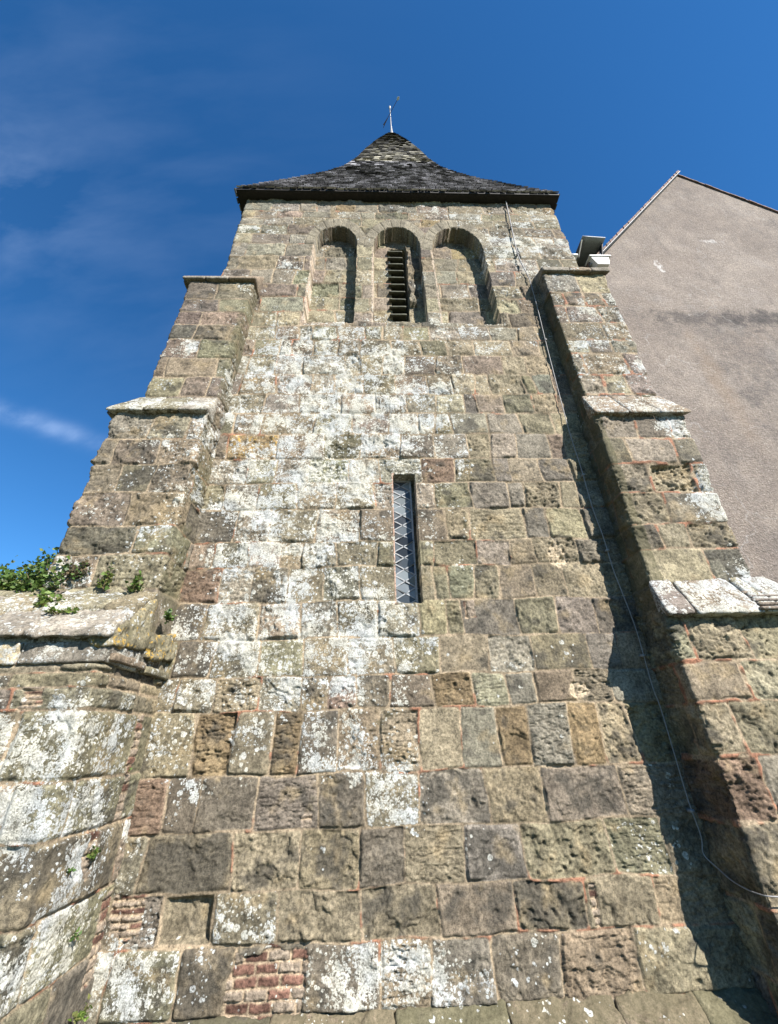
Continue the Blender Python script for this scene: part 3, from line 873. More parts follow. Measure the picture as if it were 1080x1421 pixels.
WL = {'brown': 3, 'purple': 3, 'dark': 1.5, 'olive': 2, 'grey': 1.5, 'khaki': 1}
BL = empty('left', '', '')   # replaced below
bpy.data.objects.remove(BL)
def part_empty(name, label=None):
    o = bpy.data.objects.new(name, None); C.objects.link(o); o.parent = TOWER
    if label: o['label'] = label
    return o
LB = part_empty('buttress', 'stepped stone buttress on the left corner of the tower')
lmoss = lambda P, U: 0.0 + 0.55 * (P[..., 0] > -1.985) * (P[..., 1] > -0.42)
def ll_top(P, U): return -0.02 + 0.25 * gauss(P, -2.0, 5.9, 0.3, 0.9) + 0.1 * (P[..., 0] > -2.1)
def ll_mid(P, U): return 0.04 + 0.30 * gauss(P, -2.1, 4.6, 0.35, 0.8) + 0.15 * gauss(P, -2.3, 3.1, 0.5, 0.4)
stage('masonry', 21, LB, (-2.90, -1.965, -0.27), (-2.85, -1.86, -0.27), 5.0, 8.02, [8.1, 7.519, 7.21, 6.906, 6.581, 6.206, 5.833, 5.475, 4.9], 'r', 0.012, WL, 0.42,
      lich=ll_top, moss=lmoss, orange=0.15)
stage('masonry', 22, LB, (-3.02, -1.985, -0.45), (-3.02, -1.945, -0.45), 2.3, 5.1, [5.2, 4.647, 4.308, 3.95, 3.557, 3.246, 2.918, 2.5, 2.2], 'r', 0.010, WL, 0.42,
      lich=ll_mid, moss=lmoss, orange=0.2, zstep=0.012)
wthr(LB, 'coping', slope_blocks((-2.95, -1.82), (-2.85, -1.84), -0.33, 0.03, 7.95, 8.62, 0.05, (0.3, 0.62)), 31, 0.12, 0.35)
wthr(LB, 'coping', slope_blocks((-3.09, -1.93), (-2.93, -1.95), -0.51, -0.25, 5.03, 5.50, 0.04, (0.36, 0.7)), 32, 0.42, 0.25)
# short weathering on the outer flank of each offset
wthr(LB, 'flank_coping', [[(-3.09, -0.47, 5.02), (-2.86, -0.27, 5.02), (-3.09, 1.35, 5.02), (-2.86, 1.35, 5.02), (-3.09, -0.47, 5.06), (-2.88, -0.27, 5.5), (-3.09, 1.35, 5.06), (-2.88, 1.35, 5.5)]], 33, 0.2, 0.2, res=0.05)
wthr(LB, 'flank_coping', [[(-2.95, -0.28, 7.94), (-2.62, 0.0, 7.94), (-2.95, 1.35, 7.94), (-2.62, 1.35, 7.94), (-2.95, -0.28, 7.99), (-2.64, 0.0, 8.62), (-2.95, 1.35, 7.99), (-2.64, 1.35, 8.62)]], 34, 0.1, 0.3, res=0.05)

WR = {'brown': 3, 'grey': 3, 'purple': 1.5, 'khaki': 2, 'pink': 1.2, 'olive': 1, 'buff': 0.8}
RB = part_empty('buttress', 'stepped stone buttress on the right corner with its flank in deep shade')
rmoss_shade = lambda P, U: 0.05 + 0.75 * (P[..., 0] < 2.80) * (P[..., 1] > -0.4)  # algae on the inner flank, laid on heavier to paint in its shade
def lr_top(P, U): return 0.27 + 0.18 * sstep(3.2, 3.8, P[..., 0]) - 0.5 * (P[..., 0] < 2.82) * (P[..., 1] > -0.22)  # lichen held back on the flank to keep its painted shade dark
def lr_mid(P, U): return -0.20 + 0.80 * sstep(3.25, 3.72, P[..., 0] + 0.04 * (P[..., 2] - 4)) - 0.4 * (P[..., 0] < 2.76) * (P[..., 1] > -0.3)  # flank lichen cut here too, as part of the painted shade
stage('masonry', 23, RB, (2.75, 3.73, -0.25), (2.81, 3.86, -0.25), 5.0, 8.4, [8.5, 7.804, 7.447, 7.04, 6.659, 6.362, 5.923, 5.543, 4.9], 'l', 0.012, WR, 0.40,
      lich=lr_top, moss=rmoss_shade, orange=0.65, jw=0.015)
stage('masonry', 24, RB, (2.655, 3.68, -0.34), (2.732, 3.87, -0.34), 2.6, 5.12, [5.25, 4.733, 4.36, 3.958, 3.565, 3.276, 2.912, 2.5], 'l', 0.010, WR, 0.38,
      lich=lr_mid, moss=rmoss_shade, orange=0.8, jw=0.016, zstep=0.012,
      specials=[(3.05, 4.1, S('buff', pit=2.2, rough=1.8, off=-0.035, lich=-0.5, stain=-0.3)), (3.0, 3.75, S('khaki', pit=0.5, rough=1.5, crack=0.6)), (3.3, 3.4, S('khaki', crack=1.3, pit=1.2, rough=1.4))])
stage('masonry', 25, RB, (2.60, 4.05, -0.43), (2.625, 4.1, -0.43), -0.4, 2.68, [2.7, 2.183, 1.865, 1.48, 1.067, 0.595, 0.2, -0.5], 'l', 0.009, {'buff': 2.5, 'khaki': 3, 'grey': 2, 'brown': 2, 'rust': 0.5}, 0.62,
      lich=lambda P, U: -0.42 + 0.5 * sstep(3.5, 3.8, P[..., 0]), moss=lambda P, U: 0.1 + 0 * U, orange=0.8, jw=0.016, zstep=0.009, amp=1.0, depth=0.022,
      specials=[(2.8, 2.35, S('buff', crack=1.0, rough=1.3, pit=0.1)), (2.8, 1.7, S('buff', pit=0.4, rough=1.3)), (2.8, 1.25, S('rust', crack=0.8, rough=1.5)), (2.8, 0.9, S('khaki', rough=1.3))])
wthr(RB, 'coping', slope_blocks((2.79, 3.93), (2.79, 3.78), -0.31, 0.03, 8.30, 8.62, 0.10, (0.4, 0.72)), 35, 0.0, 0.4)
wthr(RB, 'coping', slope_blocks((2.70, 3.93), (2.70, 3.76), -0.40, -0.23, 5.08, 5.56, 0.04, (0.36, 0.68)), 36, 0.45, 0.15)
wthr(RB, 'coping', slope_blocks((2.575, 3.49), (2.64, 3.43), -0.53, -0.32, 2.56, 2.98, 0.035, (0.30,)), 37, 0.50, -0.1, amp=0.02, cols=('purple', 'brown'))
wthr(RB, 'coping', slope_blocks((3.50, 4.15), (3.44, 3.80), -0.53, -0.32, 2.57, 3.0, 0.02, (0.3,)), 38, 0.55, 0.0)
sl = []
for i in range(5):
    sl.append(box_corners(3.44 + 0.02 * (i % 2), 4.12, -0.55 + 0.03 * i, -0.30, 2.585 + 0.045 * i, 2.618 + 0.045 * i))
wthr(RB, 'slate_course', sl, 39, 0.2, 0.0, cols=('purple', 'pink', 'rust'), amp=0.004, res=0.02)

# ------------------------------------------------------------------ plinth
pl = []
xs_ = [-1.99, -1.35, -0.72, 0.1, 0.85, 1.6, 2.15, 2.66]
for p, q in zip(xs_[:-1], xs_[1:]):
    dz0 = 0.083 + 0.006 * (p + 2); dz1 = 0.083 + 0.006 * (q + 2)
    pl.append([(p, -0.20, -0.3), (q, -0.20, -0.3), (p, 0.05, -0.3), (q, 0.05, -0.3), (p, -0.19, -0.03), (q, -0.19, -0.03), (p, 0.02, dz0), (q, 0.02, dz1)])
wthr(TOWER, 'plinth', pl, 41, 0.16, 0.75, cols=('olive', 'dark', 'brown'), amp=0.022, res=0.013)

# ------------------------------------------------------------------ louvres in the middle arch
LV = part_empty('belfry_louvre')
rs = np.random.RandomState(3)
nl_ = 11
for i in range(nl_):
    z = 7.58 + i * (9.93 - 7.58) / nl_
    tl = rs.normal(0, 0.006)
    cor = [(0.275, 0.165, z), (0.565, 0.165, z + tl), (0.275, 0.40, z + 0.13), (0.565, 0.40, z + 0.13 + tl),
           (0.275, 0.175, z + 0.055), (0.565, 0.175, z + 0.055 + tl), (0.275, 0.41, z + 0.18), (0.565, 0.41, z + 0.18 + tl)]
    V, F = hexa(cor, 0.025, 0.018, 0.004, i)
    mesh_obj('louvre_blade', V - TO, F, M_SLATE, LV)

# ------------------------------------------------------------------ leaded lancet
WN = part_empty('lancet_window', 'narrow slit window of diamond leaded glass')
x0, x1, z0, z1 = 0.203, 0.434, 2.88, 4.45
mg, nt, b = new_mat('old_window_glass'); N = NT(nt)
rnd = N.n('ShaderNodeAttribute', attribute_name='Col').outputs['Color']
nt.links.new(rnd, b.inputs['Base Color'])
b.inputs['Roughness'].default_value = 0.22; b.inputs['Specular IOR Level'].default_value = 0.28
ng = N.noise(N.n('ShaderNodeNewGeometry').outputs['Position'], 14, 3, 0.5)
nt.links.new(N.bump(ng, 0.35, 0.01), b.inputs['Normal'])
per = (z1 - z0) / 11.5; hw = (x1 - x0) / 2; cxm = (x0 + x1) / 2
a = Acc(); rs = np.random.RandomState(9)
yg = 0.150
def pane(pts):
    ctr = np.mean(pts, 0); tl = rs.normal(0, 0.09, 2)
    P = np.array([(p[0], yg + (p[0] - ctr[0]) * tl[0] + (p[1] - ctr[1]) * tl[1], p[1]) for p in pts])
    base = np.array((0.030, 0.036, 0.042)) * rs.uniform(0.4, 2.2) + rs.choice([0, 0.05, 0.11], p=[.4, .35, .25]) * np.array((0.9, 1.0, 1.0))
    n = len(pts)
    if n == 3: P = np.vstack([P, (P[0] + P[2]) / 2])
    a.add(P, [[0, 1, 2, 3]], base)
for k in range(-1, 13):
    zc = z0 + k * per
    q = [(cxm, zc - per / 2 + per / 2), (x1, zc + per / 2), (cxm, zc + per), (x0, zc + per / 2)]
    q = [(x, min(max(z, z0), z1)) for x, z in q]
    if q[2][1] > q[0][1] + 1e-4: pane(q)
    for xs2, s in ((x0, 1), (x1, -1)):
        t = [(xs2, min(max(zc - per / 2, z0), z1)), (cxm, min(max(zc, z0), z1)), (xs2, min(max(zc + per / 2, z0), z1))]
        if s < 0: t = [t[0], t[2], t[1]]
        if t[0][1] != t[1][1] or t[1][1] != t[2][1]:
            if abs(max(p[1] for p in t) - min(p[1] for p in t)) > 1e-3: pane(t)
a.build('glass', mg, WN, False, TO)
a = Acc()
def lead(p, q, r=0.006, y=yg - 0.006):
    p = np.array(p, float); q = np.array(q, float); d = q - p; L = np.hypot(*d); d /= L; n = np.array([-d[1], d[0]]) * r
    P = []
    for (c_, yy) in ((0, y), (1, y + 0.012)):
        for v in (p - n, q - n, q + n, p + n): P.append((v[0], yy, v[1]))
    a.add(np.array(P), [[0, 1, 2, 3], [7, 6, 5, 4], [0, 4, 5, 1], [1, 5, 6, 2], [2, 6, 7, 3], [3, 7, 4, 0]])
def cliplead(p, q):
    (xa, za), (xb, zb) = p, q
    if za > zb: xa, za, xb, zb = xb, zb, xa, za
    if zb <= z0 or za >= z1: return
    if za < z0: t = (z0 - za) / (zb - za); xa += (xb - xa) * t; za = z0
    if zb > z1: t = (z1 - za) / (zb - za); xb = xa + (xb - xa) * t; zb = z1
    lead((xa, za), (xb, zb))
for k in range(-1, 13):
    zc = z0 + k * per
    cliplead((x0, zc - per / 2), (cxm, zc)); cliplead((cxm, zc), (x1, zc + per / 2))
    cliplead((x0, zc + per / 2), (cxm, zc)); cliplead((cxm, zc), (x1, zc - per / 2))
a.build('lead_lattice', M_LEAD, WN, False, TO)
a = Acc()
for p, q in (((x0, z0), (x0, z1)), ((x1, z0), (x1, z1)), ((x0, z0), (x1, z0)), ((x0, z1), (x1, z1))): lead(p, q, 0.010, yg - 0.012)
for zz in (z0 + 0.40, z0 + 0.80, z0 + 1.18): lead((x0, zz), (x1, zz), 0.004, yg + 0.004)
a.build('window_frame', M_LEAD, WN, False, TO)

# ------------------------------------------------------------------ spire
SP = part_empty('spire')
prof_s = [0.0, 0.35, 0.7, 1.05, 1.4, 1.75, 2.05, 2.3, 2.65, 3.0, 3.275]
prof_z = [11.33, 12.45, 13.6, 14.75, 16.0, 17.35, 18.8, 20.3, 22.2, 23.9, 25.1]
ex0, ex1, ey0 = -2.72, 3.85, -0.17
HB = (ex1 - ex0) / 2; CXs, CYs = (ex0 + ex1) / 2, ey0 + HB
def lean(z): return 0.33 * np.clip((z - 13) / 12.1, 0, 1)
def rfbox(face, t, s, out_=0.0):
    """point on roof face (0 front,1 right,2 back,3 left); t in [-1,1] across, s inset"""
    z = np.interp(s, prof_s, prof_z); hwd = HB - s
    lx, ly = t * hwd, -(hwd + out_)
    c_, s_ = [(1, 0), (0, 1), (-1, 0), (0, -1)][face]
    return np.array([CXs + c_ * lx - s_ * ly + lean(z), CYs + s_ * lx + c_ * ly, z])
a = Acc()
for f_ in range(4):
    n_ = len(prof_s)
    V = []
    for s_ in prof_s:
        for t in (-1, 1): V.append(rfbox(f_, t, min(s_, HB - 0.004), -0.03))
    a.add(np.array(V), [[2 * i, 2 * i + 1, 2 * i + 3, 2 * i + 2] for i in range(n_ - 1)])
a.build('roof_deck', M_TIMBER, SP, False, TO)
a = Acc(); rs = np.random.RandomState(17)
sl_s = np.linspace(0, 3.24, 600); sl_z = np.interp(sl_s, prof_s, prof_z)
arc = np.concatenate([[0], np.cumsum(np.hypot(np.diff(sl_s), np.diff(sl_z)))])
rowh = 0.23
nrow = int(arc[-1] / rowh)
for f_ in range(4):
    for r in range(nrow):
        s0_ = np.interp(r * rowh - 0.02, arc, sl_s); s1_ = np.interp((r + 1.25) * rowh, arc, sl_s)
        wd = 2 * (HB - s0_); n_ = max(2, int(wd / 0.15))
        ed = np.concatenate([[-1], np.linspace(-1, 1, n_ + 1)[1:-1] + rs.uniform(-0.25, 0.25, n_ - 1) * 2 / n_, [1]])
        for i in range(n_):
            ta, tb = ed[i] + 0.003, ed[i + 1] - 0.003
            dr = rs.uniform(-0.03, 0.03)
            sa = max(0, s0_ + dr * 0.25); o0 = 0.025 + rs.uniform(0, 0.018)
            P = [rfbox(f_, ta, sa, o0), rfbox(f_, tb, sa, o0), rfbox(f_, tb, s1_, 0.0), rfbox(f_, ta, s1_, 0.0),
                 rfbox(f_, ta, sa, o0 - 0.03), rfbox(f_, tb, sa, o0 - 0.03)]
            zz = P[0][2]
            g_ = perlin(P[0][0] * 0.9, zz * 0.5, f_ * 9.0) + 0.5 * perlin(P[0][0] * 2.4, zz * 1.5, f_ * 5.0)
            light = np.clip(rs.beta(0.55, 0.85) + 0.4 * g_ + 0.14 - 0.05 * (zz - 15), 0, 1)
            light *= 0.45 + 0.55 * (1 - sstep(17.5, 21.5, zz))
            base = np.array((0.024, 0.023, 0.025)) * (1 - light) + np.array((0.42, 0.41, 0.43)) * light
            if zz > 18: base = base * np.array((1.05, 1.0, 0.75))
            a.add(np.array(P), [[0, 1, 2, 3], [4, 5, 1, 0]], base * rs.uniform(0.8, 1.2))
a.build('shingles', M_SHINGLE, SP, False, TO)
# eaves: boarded soffit, fascia
a = Acc()
box(a, ex0 + 0.03, ex1 - 0.03, ey0 + 0.03, CYs + HB - 0.03, 11.275, 11.30)
a.build('soffit', M_TIMBER, SP, False, TO)
a = Acc()
box(a, ex0 + 0.01, ex1 - 0.01, ey0 + 0.01, ey0 + 0.05, 11.285, 11.34)
box(a, ex0 + 0.01, ex0 + 0.05, ey0 + 0.05, CYs + HB, 11.285, 11.34)
box(a, ex1 - 0.05, ex1 - 0.01, ey0 + 0.05, CYs + HB, 11.285, 11.34)
a.build('fascia', M_TIMBER, SP, False, TO)

# ------------------------------------------------------------------ weathervane
AX, AY, AZ_ = CXs + lean(25.1), CYs, 25.05
WV = empty('weathervane', 'slim pale metal weathervane on the very tip of the spire', 'weathervane', (AX, AY, AZ_))
V, F = tube_mesh([(0, 0, -0.35), (0, 0, -0.1), (0, 0, 0.15), (0, 0, 0.55), (0, 0, 0.75)], [0.10, 0.08, 0.055, 0.038, 0.022]); mesh_obj('lead_cap', V, F, M_VANE, WV)
V, F = tube_mesh([(0, 0, 0.3), (0, 0, 1.5), (0, 0, 3.0)], [0.026, 0.022, 0.020]); mesh_obj('pole', V, F, M_VANE, WV)
V, F = tube_mesh([(0, 0, 2.9), (0, 0, 3.0), (0, 0, 3.08), (0, 0, 3.16)], [0.02, 0.055, 0.055, 0.02]); mesh_obj('finial', V, F, M_VANE, WV)
d = np.array([0.55, -0.80, 0.0]); d /= np.linalg.norm(d)
V, F = tube_mesh([-d * 0.45 + (0, 0, 2.3), (0, 0, 2.3), d * 0.55 + (0, 0, 2.3)], 0.011, 6); mesh_obj('arrow_shaft', V, F, M_VANE2, WV)
V, F = tube_mesh([d * 0.54 + (0, 0, 2.3), d * 0.59 + (0, 0, 2.3), d * 0.64 + (0, 0, 2.3), d * 0.69 + (0, 0, 2.3)], [0.02, 0.06, 0.06, 0.02]); mesh_obj('arrow_tip', V, F, M_WHITE, WV)
a = Acc(); p0 = -d * 0.20; p1 = -d * 0.58; nn = np.array([-d[1], d[0], 0]) * 0.006
prf = [(p0, 2.25), (p0, 2.35), (p1, 2.50), (p1 * 0.86, 2.3), (p1, 2.10)]
Pv = np.array([[*(q[:2] + nn[:2]), z] for q, z in prf] + [[*(q[:2] - nn[:2]), z] for q, z in prf])
a.add(Pv, [[0, 1, 2, 3], [0, 3, 4, 4], [6, 5, 8, 7], [5, 9, 8, 8], [1, 6, 7, 2], [4, 9, 5, 0]])
o = bpy.data.objects.new('tail_fin', bpy.data.meshes.new('tail_fin'))
o.data.from_pydata([tuple(v) for v in Pv], [], [(0, 1, 2, 3), (0, 3, 4), (6, 5, 8, 7), (5, 9, 8), (1, 6, 7, 2), (4, 9, 5, 0), (2, 7, 8, 3), (3, 8, 9, 4)])
o.data.materials.append(M_VANE2); C.objects.link(o); o.parent = WV

# ------------------------------------------------------------------ lightning conductor
cab = [(2.75, 11.25), (2.75, 11.15), (2.69, 10.24), (2.64, 9.47), (2.64, 9.06), (2.68, 8.66), (2.69, 8.4), (2.66, 7.65), (2.60, 6.61), (2.535, 5.2), (2.53, 4.5), (2.515, 3.94),
       (2.53, 3.57), (2.525, 3.18), (2.54, 2.94), (2.56, 2.54), (2.54, 2.04), (2.55, 1.86), (2.54, 1.5), (2.53, 1.17), (2.54, 0.94), (2.515, 0.83)]
pts = [(x, -0.045, z) for x, z in cab] + [(2.555, -0.10, 0.755), (2.56, -0.20, 0.71), (2.565, -0.32, 0.69), (2.57, -0.41, 0.688), (2.60, -0.475, 0.69), (2.80, -0.485, 0.685), (3.3, -0.485, 0.68), (4.0, -0.49, 0.68)]
P = np.array(pts); tt = np.arange(len(P)); ti = np.linspace(0, len(P) - 1, len(P) * 6)
def crom(P, t):
    i = int(min(math.floor(t), len(P) - 2)); u = t - i
    p0, p1, p2, p3 = P[max(i - 1, 0)], P[i], P[i + 1], P[min(i + 2, len(P) - 1)]
    return 0.5 * ((2 * p1) + (-p0 + p2) * u + (2 * p0 - 5 * p1 + 4 * p2 - p3) * u * u + (-p0 + 3 * p1 - 3 * p2 + p3) * u ** 3)
CB = empty('lightning_conductor', 'thin grey cable running from the eaves down the shaded corner beside the right buttress', 'cable', (2.75, -0.045, 0.0))
CO = np.array(CB.location)
pp = np.array([crom(P, t) for t in ti])
V, F = tube_mesh(pp, np.interp(pp[:, 2], [0, 4, 8.4, 9, 11], [0.0042, 0.005, 0.006, 0.010, 0.011]), 8); mesh_obj('cable_run', V - CO, F, M_CABLE, CB)
for x, z in ((2.69, 10.24), (2.64, 9.3), (2.62, 6.9), (2.53, 4.4), (2.53, 3.4), (2.545, 2.3), (2.53, 1.1)):
    V, F = hexa(box_corners(x - 0.018, x + 0.018, -0.06, -0.004, z - 0.012, z + 0.012), 0.02, 0.004, 0); mesh_obj('cable_clip', V - CO, F, M_CABLE, CB)

# ------------------------------------------------------------------ low projecting wall on the left
LW = empty('stone_wall', 'low lichen-covered stone wall with sloping mossy coping, beneath the left buttress', 'wall', (-3.5, -0.95, -0.1))
LO = np.array(LW.location)
A = plan([(-7.0, -0.95), (-1.95, -0.95), (-1.95, 0.06)], 0.05, u0=-7.0)
U = spaced((-7.0, -3.4, 0.05), (-3.4, -2.0, 0.010), (-2.0, -0.89, 0.007))
rs = np.random.RandomState(71)
cs = rand_courses(rs, 0, 0, -7, -0.4, 0.3, 0.55, [2.5, 2.20, 2.13, 2.04, 1.90, 1.48, 1.18, 0.80, 0.45, 0.05, -0.5])
cs = [(a_, b_, [j for j in J if abs(j + 1.95) > 0.12]) for a_, b_, J in cs]
def lw_l(P, U): return 0.56 + 0.30 * gauss(P, -2.2, 1.5, 1.2, 0.6) * (P[..., 1] < -0.9) - 0.35 * sstep(1.8, 2.05, P[..., 2]) * (P[..., 2] < 2.2) + 0.1 * (P[..., 1] > -0.9) - 0.55 * sstep(-0.40, -0.1, P[..., 1])
strip('masonry', A, A, U, spaced((-0.4, 2.4, 0.0085)), cs, but_stone({'brown': 2, 'olive': 3, 'khaki': 3, 'dark': 1.5, 'purple': 1.5, 'rust': 0.6}), 71, LW,
      lich=lw_l, moss=lambda P, U: 0.12 + 0 * U, yellow=lambda P, U: -0.05 + 0.38 * gauss(P, -2.3, 2.1, 0.7, 0.18) + 0.2 * (P[..., 1] > -0.15), orange=0.3, amp=0.62, wob=0.35, depth=0.018,
      inserts=[(-2.42, -2.28, 1.90, 2.04, 0.03, 0.2), (-1.52, -1.40, 0.9, 1.18, 0.07, 0.3), (-1.25, -1.16, 1.18, 1.9, 0.06, 0.25), (-1.12, -0.90, 0.3, 0.75, 0.06, 0.3)], origin=LO)
blk = []
e_ = [-1.915, -2.53, -2.95, -3.5, -4.2, -5.0, -5.9, -7.0]
rs = np.random.RandomState(73)
for i, (p, q) in enumerate(zip(e_[:-1], e_[1:])):
    dz = rs.uniform(-0.02, 0.03); zf = 2.36 + dz * (i > 0)
    xt1 = p - (0.03 if i == 0 else 0)
    blk.append([(q + .004, -1.04, zf), (p - .004, -1.04, zf), (q + .004, -0.70, zf), (xt1 - .004, -0.70, zf),
                (q + .004, -1.02, zf + 0.05), (p - .004, -1.02, zf + 0.05), (q + .004, -0.70, 2.655 + dz * .5), (xt1 - .004, -0.70, 2.655)])
e2 = [-1.945, -2.2, -2.78, -3.2, -3.9, -4.7, -5.6, -7.0]
for i, (p, q) in enumerate(zip(e2[:-1], e2[1:])):
    lf = rs.uniform(-0.01, 0.03)
    blk.append([(q + .004, -0.74, 2.45), (p - .004, -0.74, 2.45), (q + .004, -0.42, 2.5), (p - .03, -0.42, 2.5),
                (q + .004, -0.73, 2.65 + lf), (p - .004, -0.73, 2.65 + lf), (q + .004, -0.42, 2.90 + lf), (p - .03, -0.42, 2.88)])
wthr(LW, 'coping', blk, 74, 0.34, 0.35, yel=0.06, cols=('olive', 'grey', 'khaki'), amp=0.026, origin=LO, res=0.014)
# return of the coping down the flank and the pale string stones under it
wthr(LW, 'flank_coping', [[(-2.05, -0.98, 2.30), (-1.905, -0.98, 2.30), (-2.05, -0.46, 2.36), (-1.905, -0.46, 2.36), (-2.05, -0.98, 2.40), (-1.925, -0.98, 2.39), (-2.05, -0.46, 2.82), (-1.925, -0.46, 2.80)],
                          [(-2.05, -0.45, 2.30), (-1.90, -0.45, 2.30), (-2.05, 0.03, 2.36), (-1.90, 0.03, 2.36), (-2.05, -0.45, 2.50), (-1.92, -0.45, 2.50), (-2.05, 0.03, 2.60), (-1.92, 0.03, 2.60)]],
     75, 0.30, 0.40, yel=0.40, cols=('khaki', 'olive'), amp=0.034, origin=LO, res=0.014)
wthr(LW, 'string_course', [box_corners(-2.53, -1.93, -0.968, -0.5, 2.19, 2.335), box_corners(-3.2, -2.54, -0.975, -0.5, 2.18, 2.335), box_corners(-3.9, -3.21, -0.968, -0.5, 2.19, 2.335), box_corners(-5.2, -3.92, -0.97, -0.5, 2.19, 2.335)],
     76, 0.50, 0.0, yel=0.26, cols=('buff', 'grey'), amp=0.009, origin=LO, res=0.014)
wthr(LW, 'string_course', [box_corners(-2.0, -1.905, -0.90, -0.42, 2.21, 2.27), box_corners(-2.0, -1.91, -0.41, 0.02, 2.19, 2.25)], 77, 0.25, 0.2, yel=0.1, cols=('brown', 'olive'), amp=0.009, origin=LO, res=0.016)
a = Acc(); V, F = hexa(box_corners(-7.0, -2.0, -0.45, 1.2, 2.0, 2.93), 0.06, 0.04, 0.03, 4)
a.add(V, F, np.array(PAL['olive']) * (1 + 0.4 * fbm(V, 4)[:, None]), np.stack([0.1 + 0 * V[:, 0], 0 * V[:, 0], 0.4 + 0 * V[:, 0], 0 * V[:, 0]], -1))
a.build('wall_head', M_STONE, LW, True, LO)

# ------------------------------------------------------------------ gabled building on the right
GB = empty('gabled_building', 'tall plain gable end in stained grey-brown roughcast behind the right buttress', 'building', (8.0, 0.6, -0.1))
GO = np.array(GB.location)
mr, nt, b = new_mat('roughcast_render'); N = NT(nt)
pos = N.n('ShaderNodeNewGeometry').outputs['Position']
sx = N.n('ShaderNodeSeparateXYZ'); nt.links.new(pos, sx.inputs[0])
X, Y, Z = sx.outputs
big = N.noise(pos, 0.55, 5, 0.6); mid = N.noise(pos, 2.6, 6, 0.62); fin = N.noise(pos, 34, 4, 0.7)
c = N.mix(N.ramp(big, 0.35, 0.65), (0.178, 0.147, 0.124, 1), (0.232, 0.196, 0.166, 1))
c = N.mix(N.ramp(mid, 0.36, 0.62, 0.0, 0.45), c, (0.138, 0.116, 0.103, 1))
# pebble speckle
vo = N.voro(pos, 48); rc = N.n('ShaderNodeSeparateColor'); nt.links.new(vo.outputs['Color'], rc.inputs[0])
peb = N.math('MULTIPLY', N.math('GREATER_THAN', rc.outputs[0], 0.80), N.math('LESS_THAN', vo.outputs['Distance'], 0.38))
c = N.mix(N.math('MULTIPLY', peb, 0.40), c, (0.38, 0.345, 0.29, 1))
peb2 = N.math('MULTIPLY', N.math('LESS_THAN', rc.outputs[1], 0.2), N.math('LESS_THAN', vo.outputs['Distance'], 0.4))
c = N.mix(N.math('MULTIPLY', peb2, 0.35), c, (0.075, 0.066, 0.062, 1))
def blobm(cx_, cz_, sx_, sz_, noise, amt, lo, hi):
    dx = N.math('DIVIDE', N.math('SUBTRACT', X, cx_), sx_); dz = N.math('DIVIDE', N.math('SUBTRACT', Z, cz_), sz_)
    r2 = N.math('ADD', N.math('MULTIPLY', dx, dx), N.math('MULTIPLY', dz, dz))
    v = N.math('ADD', N.math('MULTIPLY_ADD', r2, -1.0, 1.0), N.math('MULTIPLY_ADD', noise, amt, -amt * 0.5))
    return N.ramp(v, lo, hi)
n5 = N.noise(pos, 3.2, 7, 0.72)
def stain(f, col, k): 
    global c
    c = N.mix(N.math('MULTIPLY', f, k), c, col)
stain(blobm(6.5, 8.40, 2.3, 0.34, n5, 4.2, 0.0, 1.3), (0.058, 0.052, 0.050, 1), 0.80)
stain(blobm(7.2, 8.38, 0.8, 0.42, n5, 4.0, 0.1, 1.3), (0.045, 0.041, 0.041, 1), 0.65)
stain(blobm(6.9, 6.6, 2.1, 1.9, n5, 5.0, 0.2, 1.7), (0.074, 0.067, 0.065, 1), 0.62)
stain(blobm(7.0, 5.4, 0.9, 1.6, n5, 3.6, 0.6, 1.7), (0.29, 0.26, 0.24, 1), 0.45)
n9 = N.noise(pos, 9, 6, 0.75)
stain(blobm(7.5, 11.13, 0.30, 0.12, n9, 4.5, 0.6, 1.0), (0.44, 0.42, 0.40, 1), 0.75)
stain(blobm(5.98, 10.12, 0.13, 0.30, n9, 4.5, 0.6, 1.0), (0.44, 0.42, 0.40, 1), 0.75)
# hairline cracks in the render
wz = N.n('ShaderNodeVectorMath', operation='MULTIPLY_ADD'); nn_ = N.n('ShaderNodeTexNoise'); nn_.inputs['Scale'].default_value = 2.2; nn_.inputs['Detail'].default_value = 5
nt.links.new(pos, nn_.inputs['Vector']); nt.links.new(nn_.outputs['Color'], wz.inputs[0]); wz.inputs[1].default_value = (0.9, 0.9, 0.9); nt.links.new(pos, wz.inputs[2])
ve = N.voro(wz.outputs[0], 0.42, 'DISTANCE_TO_EDGE')
crk = N.math('MULTIPLY', N.ramp(ve.outputs['Distance'], 0.0, 0.010, 1.0, 0.0), N.ramp(N.noise(pos, 0.8, 2, 0.5), 0.46, 0.56))
stain(crk, (0.28, 0.26, 0.24, 1), 0.5)
stain(N.ramp(N.noise(pos, 0.9, 8, 0.75), 0.50, 0.66), (0.105, 0.092, 0.084, 1), 0.45)
mpz = N.n('ShaderNodeMapping'); mpz.inputs['Scale'].default_value = (3.0, 1.0, 0.35); nt.links.new(pos, mpz.inputs['Vector'])
stain(N.ramp(N.noise(mpz.outputs[0], 1.5, 6, 0.65), 0.52, 0.70), (0.115, 0.10, 0.092, 1), 0.40)
stain(N.ramp(N.noise(pos, 1.4, 8, 0.72), 0.52, 0.70), (0.25, 0.225, 0.205, 1), 0.4)
stain(blobm(5.75, 6.7, 0.30, 2.2, n5, 2.0, 0.4, 1.2), (0.22, 0.165, 0.12, 1), 0.5)
hsv = N.n('ShaderNodeHueSaturation'); nt.links.new(c, hsv.inputs['Color']); nt.links.new(N.ramp(fin, 0.25, 0.75, 0.72, 1.28), hsv.inputs['Value'])
